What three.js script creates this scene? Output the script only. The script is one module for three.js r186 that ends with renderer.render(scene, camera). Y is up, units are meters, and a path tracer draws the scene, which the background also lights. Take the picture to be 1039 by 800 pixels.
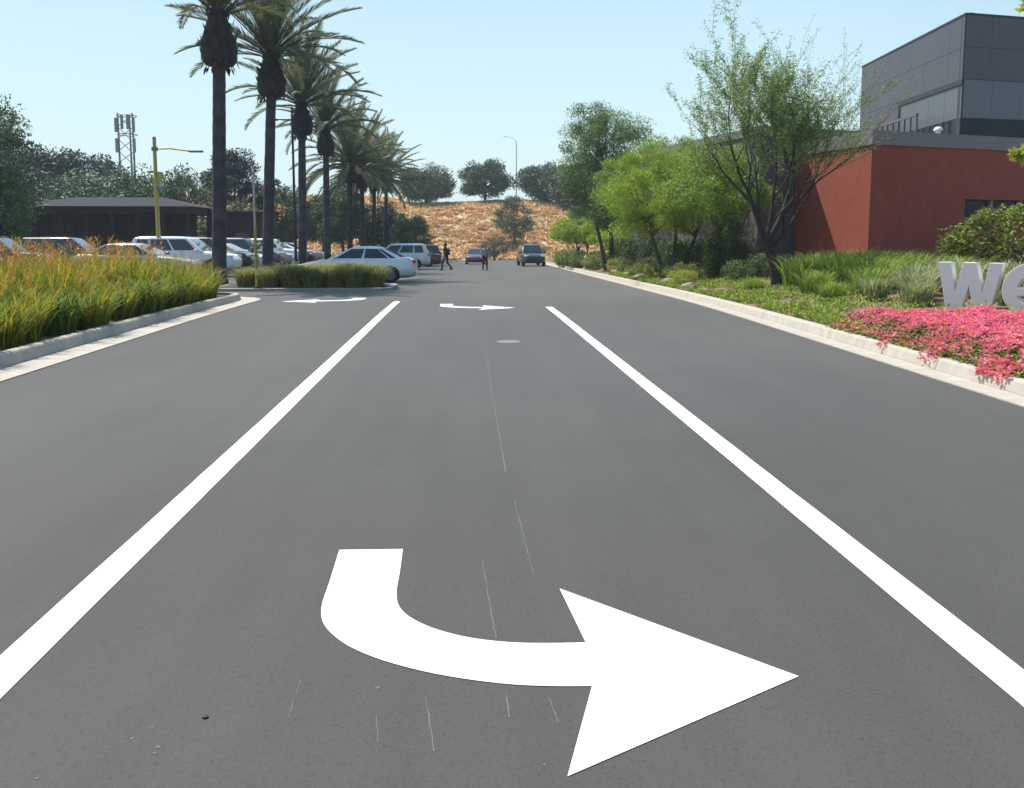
import * as THREE from 'three';
import { mergeGeometries } from 'three/addons/utils/BufferGeometryUtils.js';
import { MarchingCubes } from 'three/addons/objects/MarchingCubes.js';
import { RoundedBoxGeometry } from 'three/addons/geometries/RoundedBoxGeometry.js';
import { ImprovedNoise } from 'three/addons/math/ImprovedNoise.js';
import { Brush, Evaluator, SUBTRACTION } from 'three-bvh-csg';

// ---------------------------------------------------------------- camera, sky, sun
const scene = new THREE.Scene();
const camera = new THREE.PerspectiveCamera(53.7, 1039 / 800, 0.1, 2000);
camera.position.set(0, 1.6, 0);
camera.rotation.order = 'YXZ';
camera.rotation.set(THREE.MathUtils.degToRad(-5.495), THREE.MathUtils.degToRad(-3.569), 0);
camera.setViewOffset(1039, 800, 0, 83, 1039, 800);
const renderer = new THREE.WebGLRenderer({ antialias: true });
renderer.toneMapping = THREE.LinearToneMapping;
renderer.toneMappingExposure = 1.35;
renderer.shadowMap.enabled = true;

const SUN_AZ = THREE.MathUtils.degToRad(47), SUN_EL = THREE.MathUtils.degToRad(59);
const clampSky = v => Math.min(1, Math.max(-1, v));
const sunDir = new THREE.Vector3(-Math.sin(SUN_AZ) * Math.cos(SUN_EL), Math.sin(SUN_EL), -Math.cos(SUN_AZ) * Math.cos(SUN_EL));
{
  const W = 512, H = 256, data = new Float32Array(W * H * 4);
  const stops = [[-90, .20, .19, .18], [-2, .50, .58, .60], [0, .60, .73, .74], [5, .58, .73, .75], [10, .51, .69, .76], [17, .42, .61, .75], [28, .27, .45, .66], [45, .15, .30, .52], [90, .085, .19, .40]];
  for (let j = 0; j < H; j++) {
    const el = ((j + .5) / H - .5) * 180;
    let k = 0; while (k < stops.length - 2 && el > stops[k + 1][0]) k++;
    const a = stops[k], b = stops[k + 1];
    let t = Math.min(1, Math.max(0, (el - a[0]) / (b[0] - a[0])));
    for (let i = 0; i < W; i++) {
      const az = ((i + .5) / W - .5) * 2 * Math.PI, e = el * Math.PI / 180;
      const dx = Math.cos(az) * Math.cos(e), dz = Math.sin(az) * Math.cos(e), dy = Math.sin(e);
      const c = Math.max(0, dx * sunDir.x + dy * sunDir.y + dz * sunDir.z);
      const glow = el > -2 ? .08 * c ** 4 + .35 * c ** 40 : 0;
      const side = .80 + .20 * clampSky((dx * sunDir.x + dz * sunDir.z) / (Math.cos(SUN_EL) * Math.cos(e) + 1e-6) * 1.3 + .55);   // clear air is deeper opposite the sun
      const o = (j * W + i) * 4;
      for (let q = 0; q < 3; q++) data[o + q] = (a[q + 1] + (b[q + 1] - a[q + 1]) * t) * side ** (2 - q * .5) + glow;
      data[o + 3] = 1;
    }
  }
  const sky = new THREE.DataTexture(data, W, H, THREE.RGBAFormat, THREE.FloatType);
  sky.mapping = THREE.EquirectangularReflectionMapping; sky.magFilter = THREE.LinearFilter; sky.minFilter = THREE.LinearFilter;
  sky.wrapS = THREE.RepeatWrapping; sky.needsUpdate = true;
  scene.background = sky; scene.environment = sky;
}
const sun = new THREE.DirectionalLight(new THREE.Color().setRGB(1, .94, .84), 5);
sun.position.copy(sunDir).multiplyScalar(150); sun.castShadow = true; sun.shadow.radius = 1;
Object.assign(sun.shadow.camera, { left: -90, right: 90, top: 90, bottom: -90, near: 1, far: 400 });
sun.shadow.mapSize.set(4096, 4096);
scene.add(sun, sun.target);
scene.fog = new THREE.FogExp2(new THREE.Color().setRGB(.72, .83, .90), 0.0006);

// ---------------------------------------------------------------- helpers
function rngOf(seed) { let a = seed >>> 0; return () => { a = (a + 0x6D2B79F5) | 0; let t = Math.imul(a ^ (a >>> 15), 1 | a); t = (t + Math.imul(t ^ (t >>> 7), 61 | t)) ^ t; return ((t ^ (t >>> 14)) >>> 0) / 4294967296; }; }
const noise = new ImprovedNoise();
const fbm = (x, y, z = 0, o = 4) => { let s = 0, a = .5, f = 1; for (let i = 0; i < o; i++) { s += a * noise.noise(x * f + 11.3 * i, y * f + 7.7, z * f + 3.1 * i); a *= .5; f *= 2.03; } return s; };
const clamp = (v, a, b) => Math.min(b, Math.max(a, v));
const sstep = (a, b, x) => { const t = clamp((x - a) / (b - a), 0, 1); return t * t * (3 - 2 * t); };
const lerp = (a, b, t) => a + (b - a) * t;
const v3 = (x, y, z) => new THREE.Vector3(x, y, z);
const RGB = (r, g, b) => new THREE.Color().setRGB(r, g, b);
const mat = (c, rough = .8, extra = {}) => new THREE.MeshStandardMaterial({ color: RGB(...c), roughness: rough, ...extra });

class MB {               // mesh builder: vertices with colours, indexed triangles
  constructor() { this.p = []; this.c = []; this.i = []; }
  get n() { return this.p.length / 3; }
  vert(x, y, z, c) { this.p.push(x, y, z); this.c.push(c[0], c[1], c[2]); return this.n - 1; }
  tri(a, b, c) { this.i.push(a, b, c); }
  quad(a, b, c, d) { this.i.push(a, b, c, a, c, d); }
  tube(pts, rad, sides, col, cap = true) {       // pts: Vector3[], rad: number[]
    const rings = []; let up = v3(0.31, 0.11, 0.94).normalize();
    for (let k = 0; k < pts.length; k++) {
      const t = v3().subVectors(pts[Math.min(k + 1, pts.length - 1)], pts[Math.max(k - 1, 0)]).normalize();
      const a = v3().crossVectors(t, up); if (a.lengthSq() < 1e-4) a.crossVectors(t, v3(1, 0, 0)); a.normalize();
      const b = v3().crossVectors(a, t).normalize(); up = b;
      const ring = [];
      for (let s = 0; s < sides; s++) {
        const an = s / sides * Math.PI * 2, c = Math.cos(an) * rad[k], d = Math.sin(an) * rad[k];
        ring.push(this.vert(pts[k].x + a.x * c + b.x * d, pts[k].y + a.y * c + b.y * d, pts[k].z + a.z * c + b.z * d, typeof col === 'function' ? col(k, s) : col));
      }
      rings.push(ring);
    }
    for (let k = 0; k + 1 < rings.length; k++) for (let s = 0; s < sides; s++) {
      const s2 = (s + 1) % sides; this.quad(rings[k][s], rings[k + 1][s], rings[k + 1][s2], rings[k][s2]);
    }
    if (cap) for (const [r, rev] of [[rings[0], false], [rings[rings.length - 1], true]]) for (let s = 1; s + 1 < sides; s++) rev ? this.tri(r[0], r[s + 1], r[s]) : this.tri(r[0], r[s], r[s + 1]);
  }
  leaf(o, dir, nrm, len, wid, c) {               // folded lozenge of four triangles-worth: 5 vertices
    const s = v3().crossVectors(dir, nrm).normalize().multiplyScalar(wid / 2);
    const m = v3().copy(o).addScaledVector(dir, len * .5).addScaledVector(nrm, -wid * .18);
    const a = this.vert(o.x, o.y, o.z, c), e = this.vert(o.x + dir.x * len, o.y + dir.y * len, o.z + dir.z * len, c);
    const l = this.vert(m.x + s.x + nrm.x * wid * .2, m.y + s.y + nrm.y * wid * .2, m.z + s.z + nrm.z * wid * .2, c);
    const r = this.vert(m.x - s.x + nrm.x * wid * .2, m.y - s.y + nrm.y * wid * .2, m.z - s.z + nrm.z * wid * .2, c);
    this.tri(a, l, e); this.tri(a, e, r);
  }
  geo() {
    const g = new THREE.BufferGeometry();
    g.setAttribute('position', new THREE.Float32BufferAttribute(this.p, 3));
    g.setAttribute('color', new THREE.Float32BufferAttribute(this.c, 3));
    g.setIndex(this.i); g.computeVertexNormals(); return g;
  }
}
const used = {};
function numbered(n) { const k = used[n] || 0; used[n] = k + 1; return k ? `${n}_${String(k).padStart(3, '0')}` : n; }
function add(o, parent) { o.traverse(m => { if (m.isMesh) { m.castShadow = true; m.receiveShadow = true; } }); (parent || scene).add(o); return o; }
function mesh(name, g, m, parent, label) { const o = new THREE.Mesh(g, m); o.name = parent ? name : numbered(name); if (label) o.userData.label = label; return add(o, parent); }
function thing(name, label, category, pos = [0, 0, 0], turn = 0, group) {
  const o = new THREE.Group(); o.name = numbered(name); o.position.set(...pos); o.rotation.y = turn; o.userData = { label, category };
  if (group) o.userData.group = group; scene.add(o); return o;
}
function tag(o, label, category, group) { o.userData.label = label; o.userData.category = category; if (group) o.userData.group = group; return o; }
function structure(name, g, m, label) { const o = mesh(name, g, m); o.userData.kind = 'structure'; if (label) o.userData.label = label; return o; }
function stuff(name, g, m, label, category) { const o = mesh(name, g, m); o.userData = { kind: 'stuff', label, category }; return o; }
function dup(src, label, pos, turn) { const r = src.clone(); r.name = numbered(src.name.replace(/_\d{3}$/, '')); r.userData = { ...src.userData }; if (label) r.userData.label = label; if (pos) r.position.set(...pos); if (turn !== undefined) r.rotation.y = turn; scene.add(r); return r; }
const vary = (r, c, amt) => { const k = 1 + (r() - .5) * 2 * amt, h = (r() - .5) * amt * .5; return [Math.max(.003, c[0] * (k + h)), Math.max(.003, c[1] * k), Math.max(.003, c[2] * (k - h))]; };
const pick = (r, a) => a[Math.floor(r() * a.length) % a.length];

const ORD = ['first', 'second', 'third', 'fourth', 'fifth', 'sixth', 'seventh', 'eighth', 'ninth', 'tenth', 'eleventh', 'twelfth', 'thirteenth', 'fourteenth', 'fifteenth', 'sixteenth', 'seventeenth', 'eighteenth', 'nineteenth', 'twentieth', 'twenty-first', 'twenty-second', 'twenty-third', 'twenty-fourth', 'twenty-fifth'];
// ---------------------------------------------------------------- ground heights (d is metres ahead of the camera)
const slope = d => d < 14 ? 0 : d < 22 ? -.001 * (d - 14) ** 2 : -.064 - .016 * (Math.min(d, 104) - 22);
const G = (x, d) => slope(d) * (1 - .6 * sstep(-7.5, -13, x));
const kerbR = d => 5.05 + .033 * d;                    // edge of the right gutter
const RB = (x, d) => { const t = x - kerbR(d) - .5; return G(x, d) + .13 + (.36 + .08 * fbm(x * .4, d * .4)) * sstep(0, 3.6, t); };
const hillH = (x, d) => { const w = 3 * fbm(x * .03, d * .02); return sstep(100 + w, 134 + w, d) * (8.9 + 1.3 * fbm(x * .05, 3.3)) ; };

// ---------------------------------------------------------------- procedural textures
function grayTex(size, fn, srgb = true) {
  const data = new Uint8Array(size * size * 4);
  for (let j = 0; j < size; j++) for (let i = 0; i < size; i++) {
    const v = fn(i / size, j / size), o = (j * size + i) * 4;
    for (let q = 0; q < 3; q++) data[o + q] = clamp(Math.round((Array.isArray(v) ? v[q] : v) * 255), 0, 255);
    data[o + 3] = 255;
  }
  const t = new THREE.DataTexture(data, size, size); t.wrapS = t.wrapT = THREE.RepeatWrapping; t.magFilter = THREE.LinearFilter; t.minFilter = THREE.LinearMipmapLinearFilter; t.generateMipmaps = true;
  if (srgb) t.colorSpace = THREE.SRGBColorSpace; t.needsUpdate = true; return t;
}
const R0 = rngOf(5);
const grit = (() => { const s = 1024, a = new Float32Array(s * s); for (let i = 0; i < a.length; i++) a[i] = R0();
  const put = (n, rad, v) => { for (let k = 0; k < n; k++) { const x = R0() * s | 0, y = R0() * s | 0, q = v * (.5 + R0()); for (let dy = -rad; dy <= rad; dy++) for (let dx = -rad; dx <= rad; dx++) if (dx * dx + dy * dy <= rad * rad + .5) a[((y + dy + s) % s) * s + (x + dx + s) % s] += q; } };
  put(26000, 1, .5); put(9000, 2, -.4); put(1500, 2, .6); return a; })();
const asphaltMap = grayTex(1024, (u, v) => { const g = grit[(v * 1024 | 0) * 1024 + (u * 1024 | 0)]; return .95 + .13 * (g - .5); });
const asphaltBump = grayTex(1024, (u, v) => clamp(.5 + .35 * (grit[(v * 1024 | 0) * 1024 + (u * 1024 | 0)] - .5), 0, 1), false);
const softMap = grayTex(512, (u, v) => { const x = Math.cos(u * 6.2832) * 2, y = Math.sin(u * 6.2832) * 2, z = v * 6; const n = fbm(x * 1.5, y * 1.5, z * 1.2, 5); return .93 + .12 * n + .04 * (R0() - .5); });

// ---------------------------------------------------------------- terrain, road, beds
const M = {};
M.soil = new THREE.MeshStandardMaterial({ vertexColors: true, roughness: .95 });
M.vc = new THREE.MeshStandardMaterial({ vertexColors: true, roughness: .85 });
M.asphalt = new THREE.MeshPhysicalMaterial({ vertexColors: true, roughness: .84, map: asphaltMap, bumpMap: asphaltBump, bumpScale: .0016, sheen: 1, sheenColor: RGB(.62, .60, .55), sheenRoughness: .4 });
M.paint = mat([.80, .80, .79], .6);
M.concrete = mat([.50, .46, .395], .85, { map: softMap });
M.concreteDull = mat([.40, .38, .34], .88, { map: softMap });
M.leaf = new THREE.MeshPhysicalMaterial({ vertexColors: true, roughness: .75, specularIntensity: .5, side: THREE.DoubleSide, transmission: .45, thickness: 0, ior: 1.35 });
M.leafFar = new THREE.MeshStandardMaterial({ vertexColors: true, roughness: .7, side: THREE.DoubleSide });
M.blade = new THREE.MeshPhysicalMaterial({ vertexColors: true, roughness: .85, specularIntensity: .35, side: THREE.DoubleSide, transmission: .45, thickness: 0, ior: 1.35 });
M.bark = new THREE.MeshStandardMaterial({ vertexColors: true, roughness: .95 });

function sheet(xs, ds, hf, cf, uvScale = 1 / 3) {
  const b = new MB(), uv = [];
  for (const d of ds) for (const x0 of xs) { const x = typeof x0 === 'function' ? x0(d) : x0; b.vert(x, hf(x, d), -d, cf(x, d)); uv.push(x * uvScale, d * uvScale); }
  const nx = xs.length;
  for (let j = 0; j + 1 < ds.length; j++) for (let i = 0; i + 1 < nx; i++) { const a = j * nx + i; b.quad(a, a + 1, a + nx + 1, a + nx); }
  const g = b.geo(); g.setAttribute('uv', new THREE.Float32BufferAttribute(uv, 2)); return g;
}
const span = (a, b, n) => Array.from({ length: n + 1 }, (_, i) => a + (b - a) * i / n);
{
  const xs = [-600, -400, -250, ...span(-180, 180, 120), 250, 400, 600], ds = [-80, -30, -12, ...span(-8, 96, 26), ...span(98, 150, 44), 170, 200, 260, 400, 900];
  const tan = [.68, .52, .32], org = [.70, .49, .30], yel = [.71, .57, .34], dirt = [.30, .24, .17];
  structure('terrain', sheet(xs, ds, (x, d) => G(x, d) - .09 + hillH(x, d) + (d > 101 ? .25 * fbm(x * .5, d * .5) : 0), (x, d) => {
    const n = fbm(x * .12, d * .12) * 2, m = fbm(x * .5 + 9, d * .5) * 2, k = sstep(98, 106, d);
    const c = [0, 1, 2].map(q => lerp(lerp(tan[q], n > 0 ? org[q] : yel[q], Math.abs(n)), tan[q] * .7, clamp(m, 0, .7)));
    return c.map((v, q) => lerp(dirt[q], v, k));
  }), M.soil);
}
let road;
{
  const ds = [...span(-14, 30, 176), ...span(31, 101, 70)], xs = [...span(-70, -7.4, 40)];
  for (const t of span(0, 1, 110)) xs.push(d => lerp(-7, kerbR(d) + .12, t));
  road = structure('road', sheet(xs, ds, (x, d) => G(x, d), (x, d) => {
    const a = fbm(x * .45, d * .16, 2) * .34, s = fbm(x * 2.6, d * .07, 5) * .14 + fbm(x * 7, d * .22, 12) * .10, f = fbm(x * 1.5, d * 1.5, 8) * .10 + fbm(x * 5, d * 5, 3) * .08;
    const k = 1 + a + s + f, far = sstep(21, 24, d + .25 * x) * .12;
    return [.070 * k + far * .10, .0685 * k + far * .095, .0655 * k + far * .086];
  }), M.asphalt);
}
// painted markings lie 4 mm above the asphalt
function ribbon(pts, w, lift = .003) {            // pts: [x, d]
  const b = new MB(), uv = [];
  for (let k = 0; k < pts.length; k++) {
    const p = pts[k], q = pts[Math.min(k + 1, pts.length - 1)], o = pts[Math.max(k - 1, 0)];
    let tx = q[0] - o[0], td = q[1] - o[1]; const l = Math.hypot(tx, td); tx /= l; td /= l;
    const ww = Array.isArray(w) ? w[k] : w;
    for (const s of [-.5, .5]) { const x = p[0] + td * ww * s, d = p[1] - tx * ww * s; b.vert(x, G(x, d) + lift, -d, [1, 1, 1]); uv.push(x * .4, d * .4); }
    if (k) { const a = k * 2; b.quad(a - 2, a - 1, a + 1, a); }
  }
  const g = b.geo(); g.setAttribute('uv', new THREE.Float32BufferAttribute(uv, 2)); return g;
}
{
  const rr = rngOf(77);
  const line = (x0, d1, jit) => { const pts = [], w = []; for (let d = -6; d <= d1 + .01; d += .25) { pts.push([x0 + .006 * fbm(d * .8, x0), d]); w.push(.165 + .006 * (rr() - .5)); } return ribbon(pts, w); };
  mesh('lane_line', line(-1.70, 20.1), M.paint, road, 'long white painted line left of the turn arrow');
  mesh('lane_line', line(1.985, 18.2), M.paint, road, 'long white painted line right of the turn arrow');
  // curved arrow as a flat outline
  const shape = new THREE.Shape();
  const inner = [[-.32, 3.90], [-.313, 3.62], [-.31, 3.41], [-.29, 3.28], [-.24, 3.18], [-.13, 3.07], [.02, 2.985], [.18, 2.94], [.32, 2.925], [.475, 2.92]];
  const outer = [[.45, 2.62], [.30, 2.63], [.16, 2.65], [-.02, 2.70], [-.19, 2.77], [-.36, 2.87], [-.49, 2.985], [-.585, 3.13], [-.622, 3.27], [-.632, 3.55], [-.645, 3.91]];
  const smooth = l => new THREE.CatmullRomCurve3(l.map(p => v3(p[0], p[1], 0)), false, 'centripetal').getPoints(40).map(p => new THREE.Vector2(p.x, p.y));
  shape.setFromPoints([...smooth(inner), new THREE.Vector2(.43, 3.40), new THREE.Vector2(1.215, 2.635), new THREE.Vector2(.30, 2.16), ...smooth(outer)]);
  const arrow = (flip, ox, od, sx) => {
    const g = new THREE.ShapeGeometry(shape, 28), p = g.attributes.position;
    for (let i = 0; i < p.count; i++) { let x = p.getX(i) * sx; if (flip) x = -x; x += ox; const d = p.getY(i) + od; p.setXYZ(i, x, G(x, d) + .003, -d); }
    const uv = g.attributes.uv; for (let i = 0; i < uv.count; i++) uv.setXY(i, p.getX(i) * .4, p.getZ(i) * .4);
    if (flip) { const id = g.index.array; for (let i = 0; i < id.length; i += 3) { const t = id[i]; id[i] = id[i + 1]; id[i + 1] = t; } }
    g.computeVertexNormals(); return g;
  };
  M.paint2 = M.paint.clone(); M.paint2.side = THREE.DoubleSide;
  mesh('turn_arrow', arrow(false, 0, 0, 1), M.paint2, road, 'large white curved turn arrow pointing right, nearest of the three');
  mesh('turn_arrow', arrow(false, .04, 15.15, .95), M.paint2, road, 'far white turn arrow in the middle lane');
  mesh('turn_arrow', arrow(true, -3.35, 17.6, 1.1), M.paint2, road, 'far white turn arrow in the left lane pointing left');
  // small painted patch and scuffs
  const patch = new THREE.CircleGeometry(1, 22); { const p = patch.attributes.position; for (let i = 0; i < p.count; i++) { const x = .69 + p.getX(i) * .19 * (1 + .2 * fbm(i * .7, 1)), d = 11.86 + p.getY(i) * .2; p.setXYZ(i, x, G(x, d) + .004, -d); } patch.computeVertexNormals(); }
  mesh('paint_patch', patch, mat([.17, .17, .165], .85, { side: THREE.DoubleSide }), road, 'small worn white paint patch in the middle lane');
  M.scuff = mat([.135, .135, .135], .9);
  const scuff = (pts, w) => { const q = []; for (let k = 0; k + 1 < pts.length; k++) for (let t = 0; t < 8; t++) q.push([lerp(pts[k][0], pts[k + 1][0], t / 8) + .005 * (rr() - .5), lerp(pts[k][1], pts[k + 1][1], t / 8)]); q.push(pts[pts.length - 1]); mesh('scratch', ribbon(q, q.map(() => w * (.25 + rr() * .9)), .0015), M.scuff, road); };
  scuff([[.335, 13.2], [.31, 10], [.29, 8.7], [.285, 6.6], [.28, 5.2]], .009);
  scuff([[.30, 4.6], [.315, 4.0], [.325, 3.57]], .006);
  scuff([[.085, 3.72], [.105, 3.3], [.122, 2.98]], .006);
  scuff([[.138, 2.60], [.145, 2.46]], .006); scuff([[-.60, 2.72], [-.592, 2.5]], .006); scuff([[-.14, 2.6], [-.10, 2.3]], .005);
  scuff([[.29, 2.56], [.305, 2.42]], .005); scuff([[-.3, 2.5], [-.28, 2.36]], .004);
  for (let k = 0; k < 16; k++) {
    const d = 2.2 + rr() ** 2 * 9, x = (rr() - .5) * 3.1, s = .003 + rr() * .006; if (k > 12 && x > -.7 && x < 1.3 && d < 4) continue;
    const g = new THREE.CircleGeometry(s, 6); g.rotateX(-Math.PI / 2); g.scale(1, 1, .6 + rr()); g.translate(x, G(x, d) + .0015, -d); mesh('paint_speck', g, M.scuff, road);
  }
  for (let k = 0; k < 5; k++) { const g = new THREE.CircleGeometry(.002 + rr() * .006, 6); g.rotateX(-Math.PI / 2); g.translate(-1.02 + (rr() - .5) * .14, .0015, -2.42 + (rr() - .5) * .2); mesh('paint_speck', g, M.scuff, road); }
  const st = new THREE.IcosahedronGeometry(.009, 1); st.scale(1.25, .45, .8); st.translate(-.87, .0035, -2.52);
  tag(mesh('pebble', st, mat([.015, .015, .015], .7)), 'small black pebble lying on the asphalt left of the large arrow', 'pebble');
}
// kerbs: profile swept along a path, cut into cast sections
function kerb(name, label, path, side, pan, sectionLen, hgt = .15) {
  const root = new THREE.Group(); root.name = name; root.userData = { kind: 'structure', label }; scene.add(root);
  const len = [0]; for (let i = 1; i < path.length; i++) len.push(len[i - 1] + Math.hypot(path[i][0] - path[i - 1][0], path[i][1] - path[i - 1][1]));
  const at = s => { let k = 0; while (k < len.length - 2 && s > len[k + 1]) k++; const t = (s - len[k]) / (len[k + 1] - len[k]); const tx = path[k + 1][0] - path[k][0], td = path[k + 1][1] - path[k][1], l = Math.hypot(tx, td); return { x: lerp(path[k][0], path[k + 1][0], t), d: lerp(path[k][1], path[k + 1][1], t), nx: td / l * side, nd: -tx / l * side }; };
  const sect = (prof, s0, s1, nm, m) => {
    const b = new MB(), uv = [], n = Math.max(2, Math.ceil((s1 - s0) / .5));
    for (let k = 0; k <= n; k++) { const s = lerp(s0, s1, k / n), q = at(s); for (const [o, y] of prof) { const x = q.x + q.nx * o, d = q.d + q.nd * o; b.vert(x, G(x, d) + y, -d, [1, 1, 1]); uv.push(s * .5, (o + y) * .5); } }
    const m0 = prof.length; for (let k = 0; k < n; k++) for (let j = 0; j + 1 < m0; j++) { const a = k * m0 + j; side > 0 ? b.quad(a, a + 1, a + m0 + 1, a + m0) : b.quad(a, a + m0, a + m0 + 1, a + 1); }
    for (const k of [0, n]) for (let j = 1; j + 1 < m0; j++) b.tri(k * m0, k * m0 + j, k * m0 + j + 1);
    let g = b.geo().toNonIndexed(); g.computeVertexNormals();
    g.deleteAttribute('color'); g.setAttribute('uv', new THREE.Float32BufferAttribute(b.i.flatMap(i => [uv[i * 2], uv[i * 2 + 1]]), 2));
    const o = mesh(nm, g, m, root);
  };
  M.conc2 = M.conc2 || Object.assign(M.concrete.clone(), { side: THREE.DoubleSide });
  const total = len[len.length - 1];
  for (let s = 0; s < total; s += sectionLen) {
    const e = Math.min(total, s + sectionLen) - .012;
    sect([[0, -.06], [0, .012], [pan, .004], [pan, -.06]], s, e, 'gutter_section', M.conc2);
    sect([[pan + .002, -.06], [pan + .002, .012], [pan + .035, hgt - .03], [pan + .05, hgt - .008], [pan + .075, hgt], [pan + .175, hgt], [pan + .18, -.06]], s, e, 'kerb_section', M.conc2);
  }
}
kerb('right_kerb', 'pale concrete kerb and gutter along the planted right side', span(-6, 96, 60).map(d => [kerbR(d), d]), 1, .34, 3.0);
const leftPath = [];
for (const d of span(-6, 20.6, 40)) leftPath.push([-4.98 - .017 * d, d]);
for (const a of span(0, 90, 10)) { const r = 1.6, t = a * Math.PI / 180; leftPath.push([-5.34 - r + r * Math.cos(t), 20.7 + r * Math.sin(t)]); }
for (const x of span(-7.4, -17, 12)) leftPath.push([x, 22.3]);
kerb('left_kerb', 'pale concrete kerb and gutter edging the tall grass bed', leftPath, -1, .50, 3.0, .17);
{
  const soilC = (x, d) => { const n = fbm(x * 1.2, d * 1.2) * .5 + 1; return [.15 * n, .11 * n, .075 * n]; };
  const inner = d => -4.98 - .017 * d - .66;
  structure('left_bed', sheet([-17, -14, -11, -9, -8, d => Math.min(inner(d), -5.5 - (d > 20 ? 1.55 * (1 - Math.sqrt(Math.max(0, 1 - ((d - 20) / 1.65) ** 2))) : 0) - .45)], [...span(-6, 20, 26), 20.4, 20.8, 21.2, 21.55], (x, d) => G(x, d) + .12 + .04 * fbm(x, d), soilC), M.soil);
  const offs = [.5, .9, 1.4, 2, 2.8, 3.6, 4.6, 6, 8, 11, 15, 20, 30, 45];
  structure('right_bed', sheet(offs.map(o => d => kerbR(d) + o), [...span(-6, 40, 70), ...span(42, 96, 27)], RB, (x, d) => {
    const n = fbm(x * 1.5, d * 1.5) * .6 + 1; return [.19 * n, .125 * n, .085 * n]; }), M.soil);
}

// ---------------------------------------------------------------- vegetation builders
const UPV = v3(0, 1, 0);
function randDir(r) { const z = r() * 2 - 1, a = r() * 6.2832, s = Math.sqrt(1 - z * z); return v3(Math.cos(a) * s, z, Math.sin(a) * s); }
// a tree of clumps: trunk(s), limbs that reach the clumps, leaves in clumps. Local space, base at the origin.
function clumpTree(seed, o) {
  const r = rngOf(seed), wood = new MB(), lf = new MB(), C = o.center, clumps = [];
  for (let k = 0; k < o.clumps; k++) {
    const dir = randDir(r), q = o.inner + (1 - o.inner) * Math.cbrt(r()), wob = 1 + (o.wob || .32) * fbm(dir.x * 1.7 + seed, dir.y * 1.7, dir.z * 1.7);
    const p = v3(C[0] + dir.x * o.rad[0] * q * wob, C[1] + dir.y * o.rad[1] * q * wob * (dir.y < 0 ? (o.flat ?? .8) : 1), C[2] + dir.z * o.rad[2] * q * wob);
    clumps.push({ p, dir, s: o.clumpSize * (.6 + r() * .8), tone: .75 + r() * .5 });
  }
  for (const e of o.extra || []) clumps.push({ p: v3(e[0], e[1], e[2]), dir: v3(-1, .2, 0).normalize(), s: e[3], tone: 1.1 });
  for (const t of o.trunks) {
    const [bx, bz, tx, ty, tz, rad] = t, pts = [], rr = [], n = 7;
    for (let k = 0; k <= n; k++) { const f = k / n; pts.push(v3(lerp(bx, tx, f) + .12 * rad * 8 * fbm(f * 3, seed, bx) * (k ? 1 : 0), ty * f, lerp(bz, tz, f) + rad * fbm(f * 3, seed + 4, bz))); rr.push(rad * (k === 0 ? 1.25 : 1 - .45 * f)); }
    const wc = o.bark || [.09, .075, .06];
    wood.tube(pts, rr, 8, () => vary(r, wc, .25));
    const near = clumps.map(c => [c, c.p.distanceTo(pts[n])]).sort((a, b) => a[1] - b[1]);
    const lim = near.filter(([c], i) => c.tone === 1.1 ||  i % Math.max(1, Math.round(near.length / (o.limbs / o.trunks.length))) === 0);
    for (const [c] of lim) {
      const st = pts[Math.max(3, n - Math.floor(r() * 3))].clone(), L = c.p.clone().sub(st), b = [], br = [], m = 5;
      for (let k = 0; k <= m; k++) { const f = k / m; b.push(st.clone().addScaledVector(L, f).add(v3((r() - .5) * .25 * f, Math.sin(f * 3.14) * L.length() * .07, (r() - .5) * .25 * f))); br.push(Math.max(.012, rad * .45 * (1 - .88 * f))); }
      wood.tube(b, br, 5, wc, false);
    }
  }
  const per = Math.round(o.leaves / clumps.length);
  for (const c of clumps) for (let k = 0; k < per; k++) {
    const d = randDir(r).multiplyScalar(c.s * Math.cbrt(r())); d.y *= o.clumpFlat ?? .75;
    const pos = c.p.clone().add(d), dir = randDir(r).addScaledVector(c.dir, .5); dir.y += (o.droop ?? -.1); dir.normalize();
    const nrm = randDir(r).addScaledVector(c.dir, .6).add(v3(0, .7, 0)); nrm.addScaledVector(dir, -nrm.dot(dir)).normalize();
    const base = r() < (o.altShare ?? .25) ? (o.alt || o.color) : o.color;
    lf.leaf(pos, dir, nrm, o.leaf[0] * (.6 + r() * .8), o.leaf[1] * (.6 + r() * .8), vary(r, base.map(v => v * c.tone), .3));
  }
  return { wood: wood.geo(), leaves: lf.geo() };
}
function tree(name, label, category, pos, seed, o, group) {
  const t = thing(name, label, category, pos, 0, group), g = clumpTree(seed, o);
  mesh('trunk', g.wood, M.bark, t); mesh('crown', g.leaves, o.far ? M.leafFar : M.leaf, t); return t;
}
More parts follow.
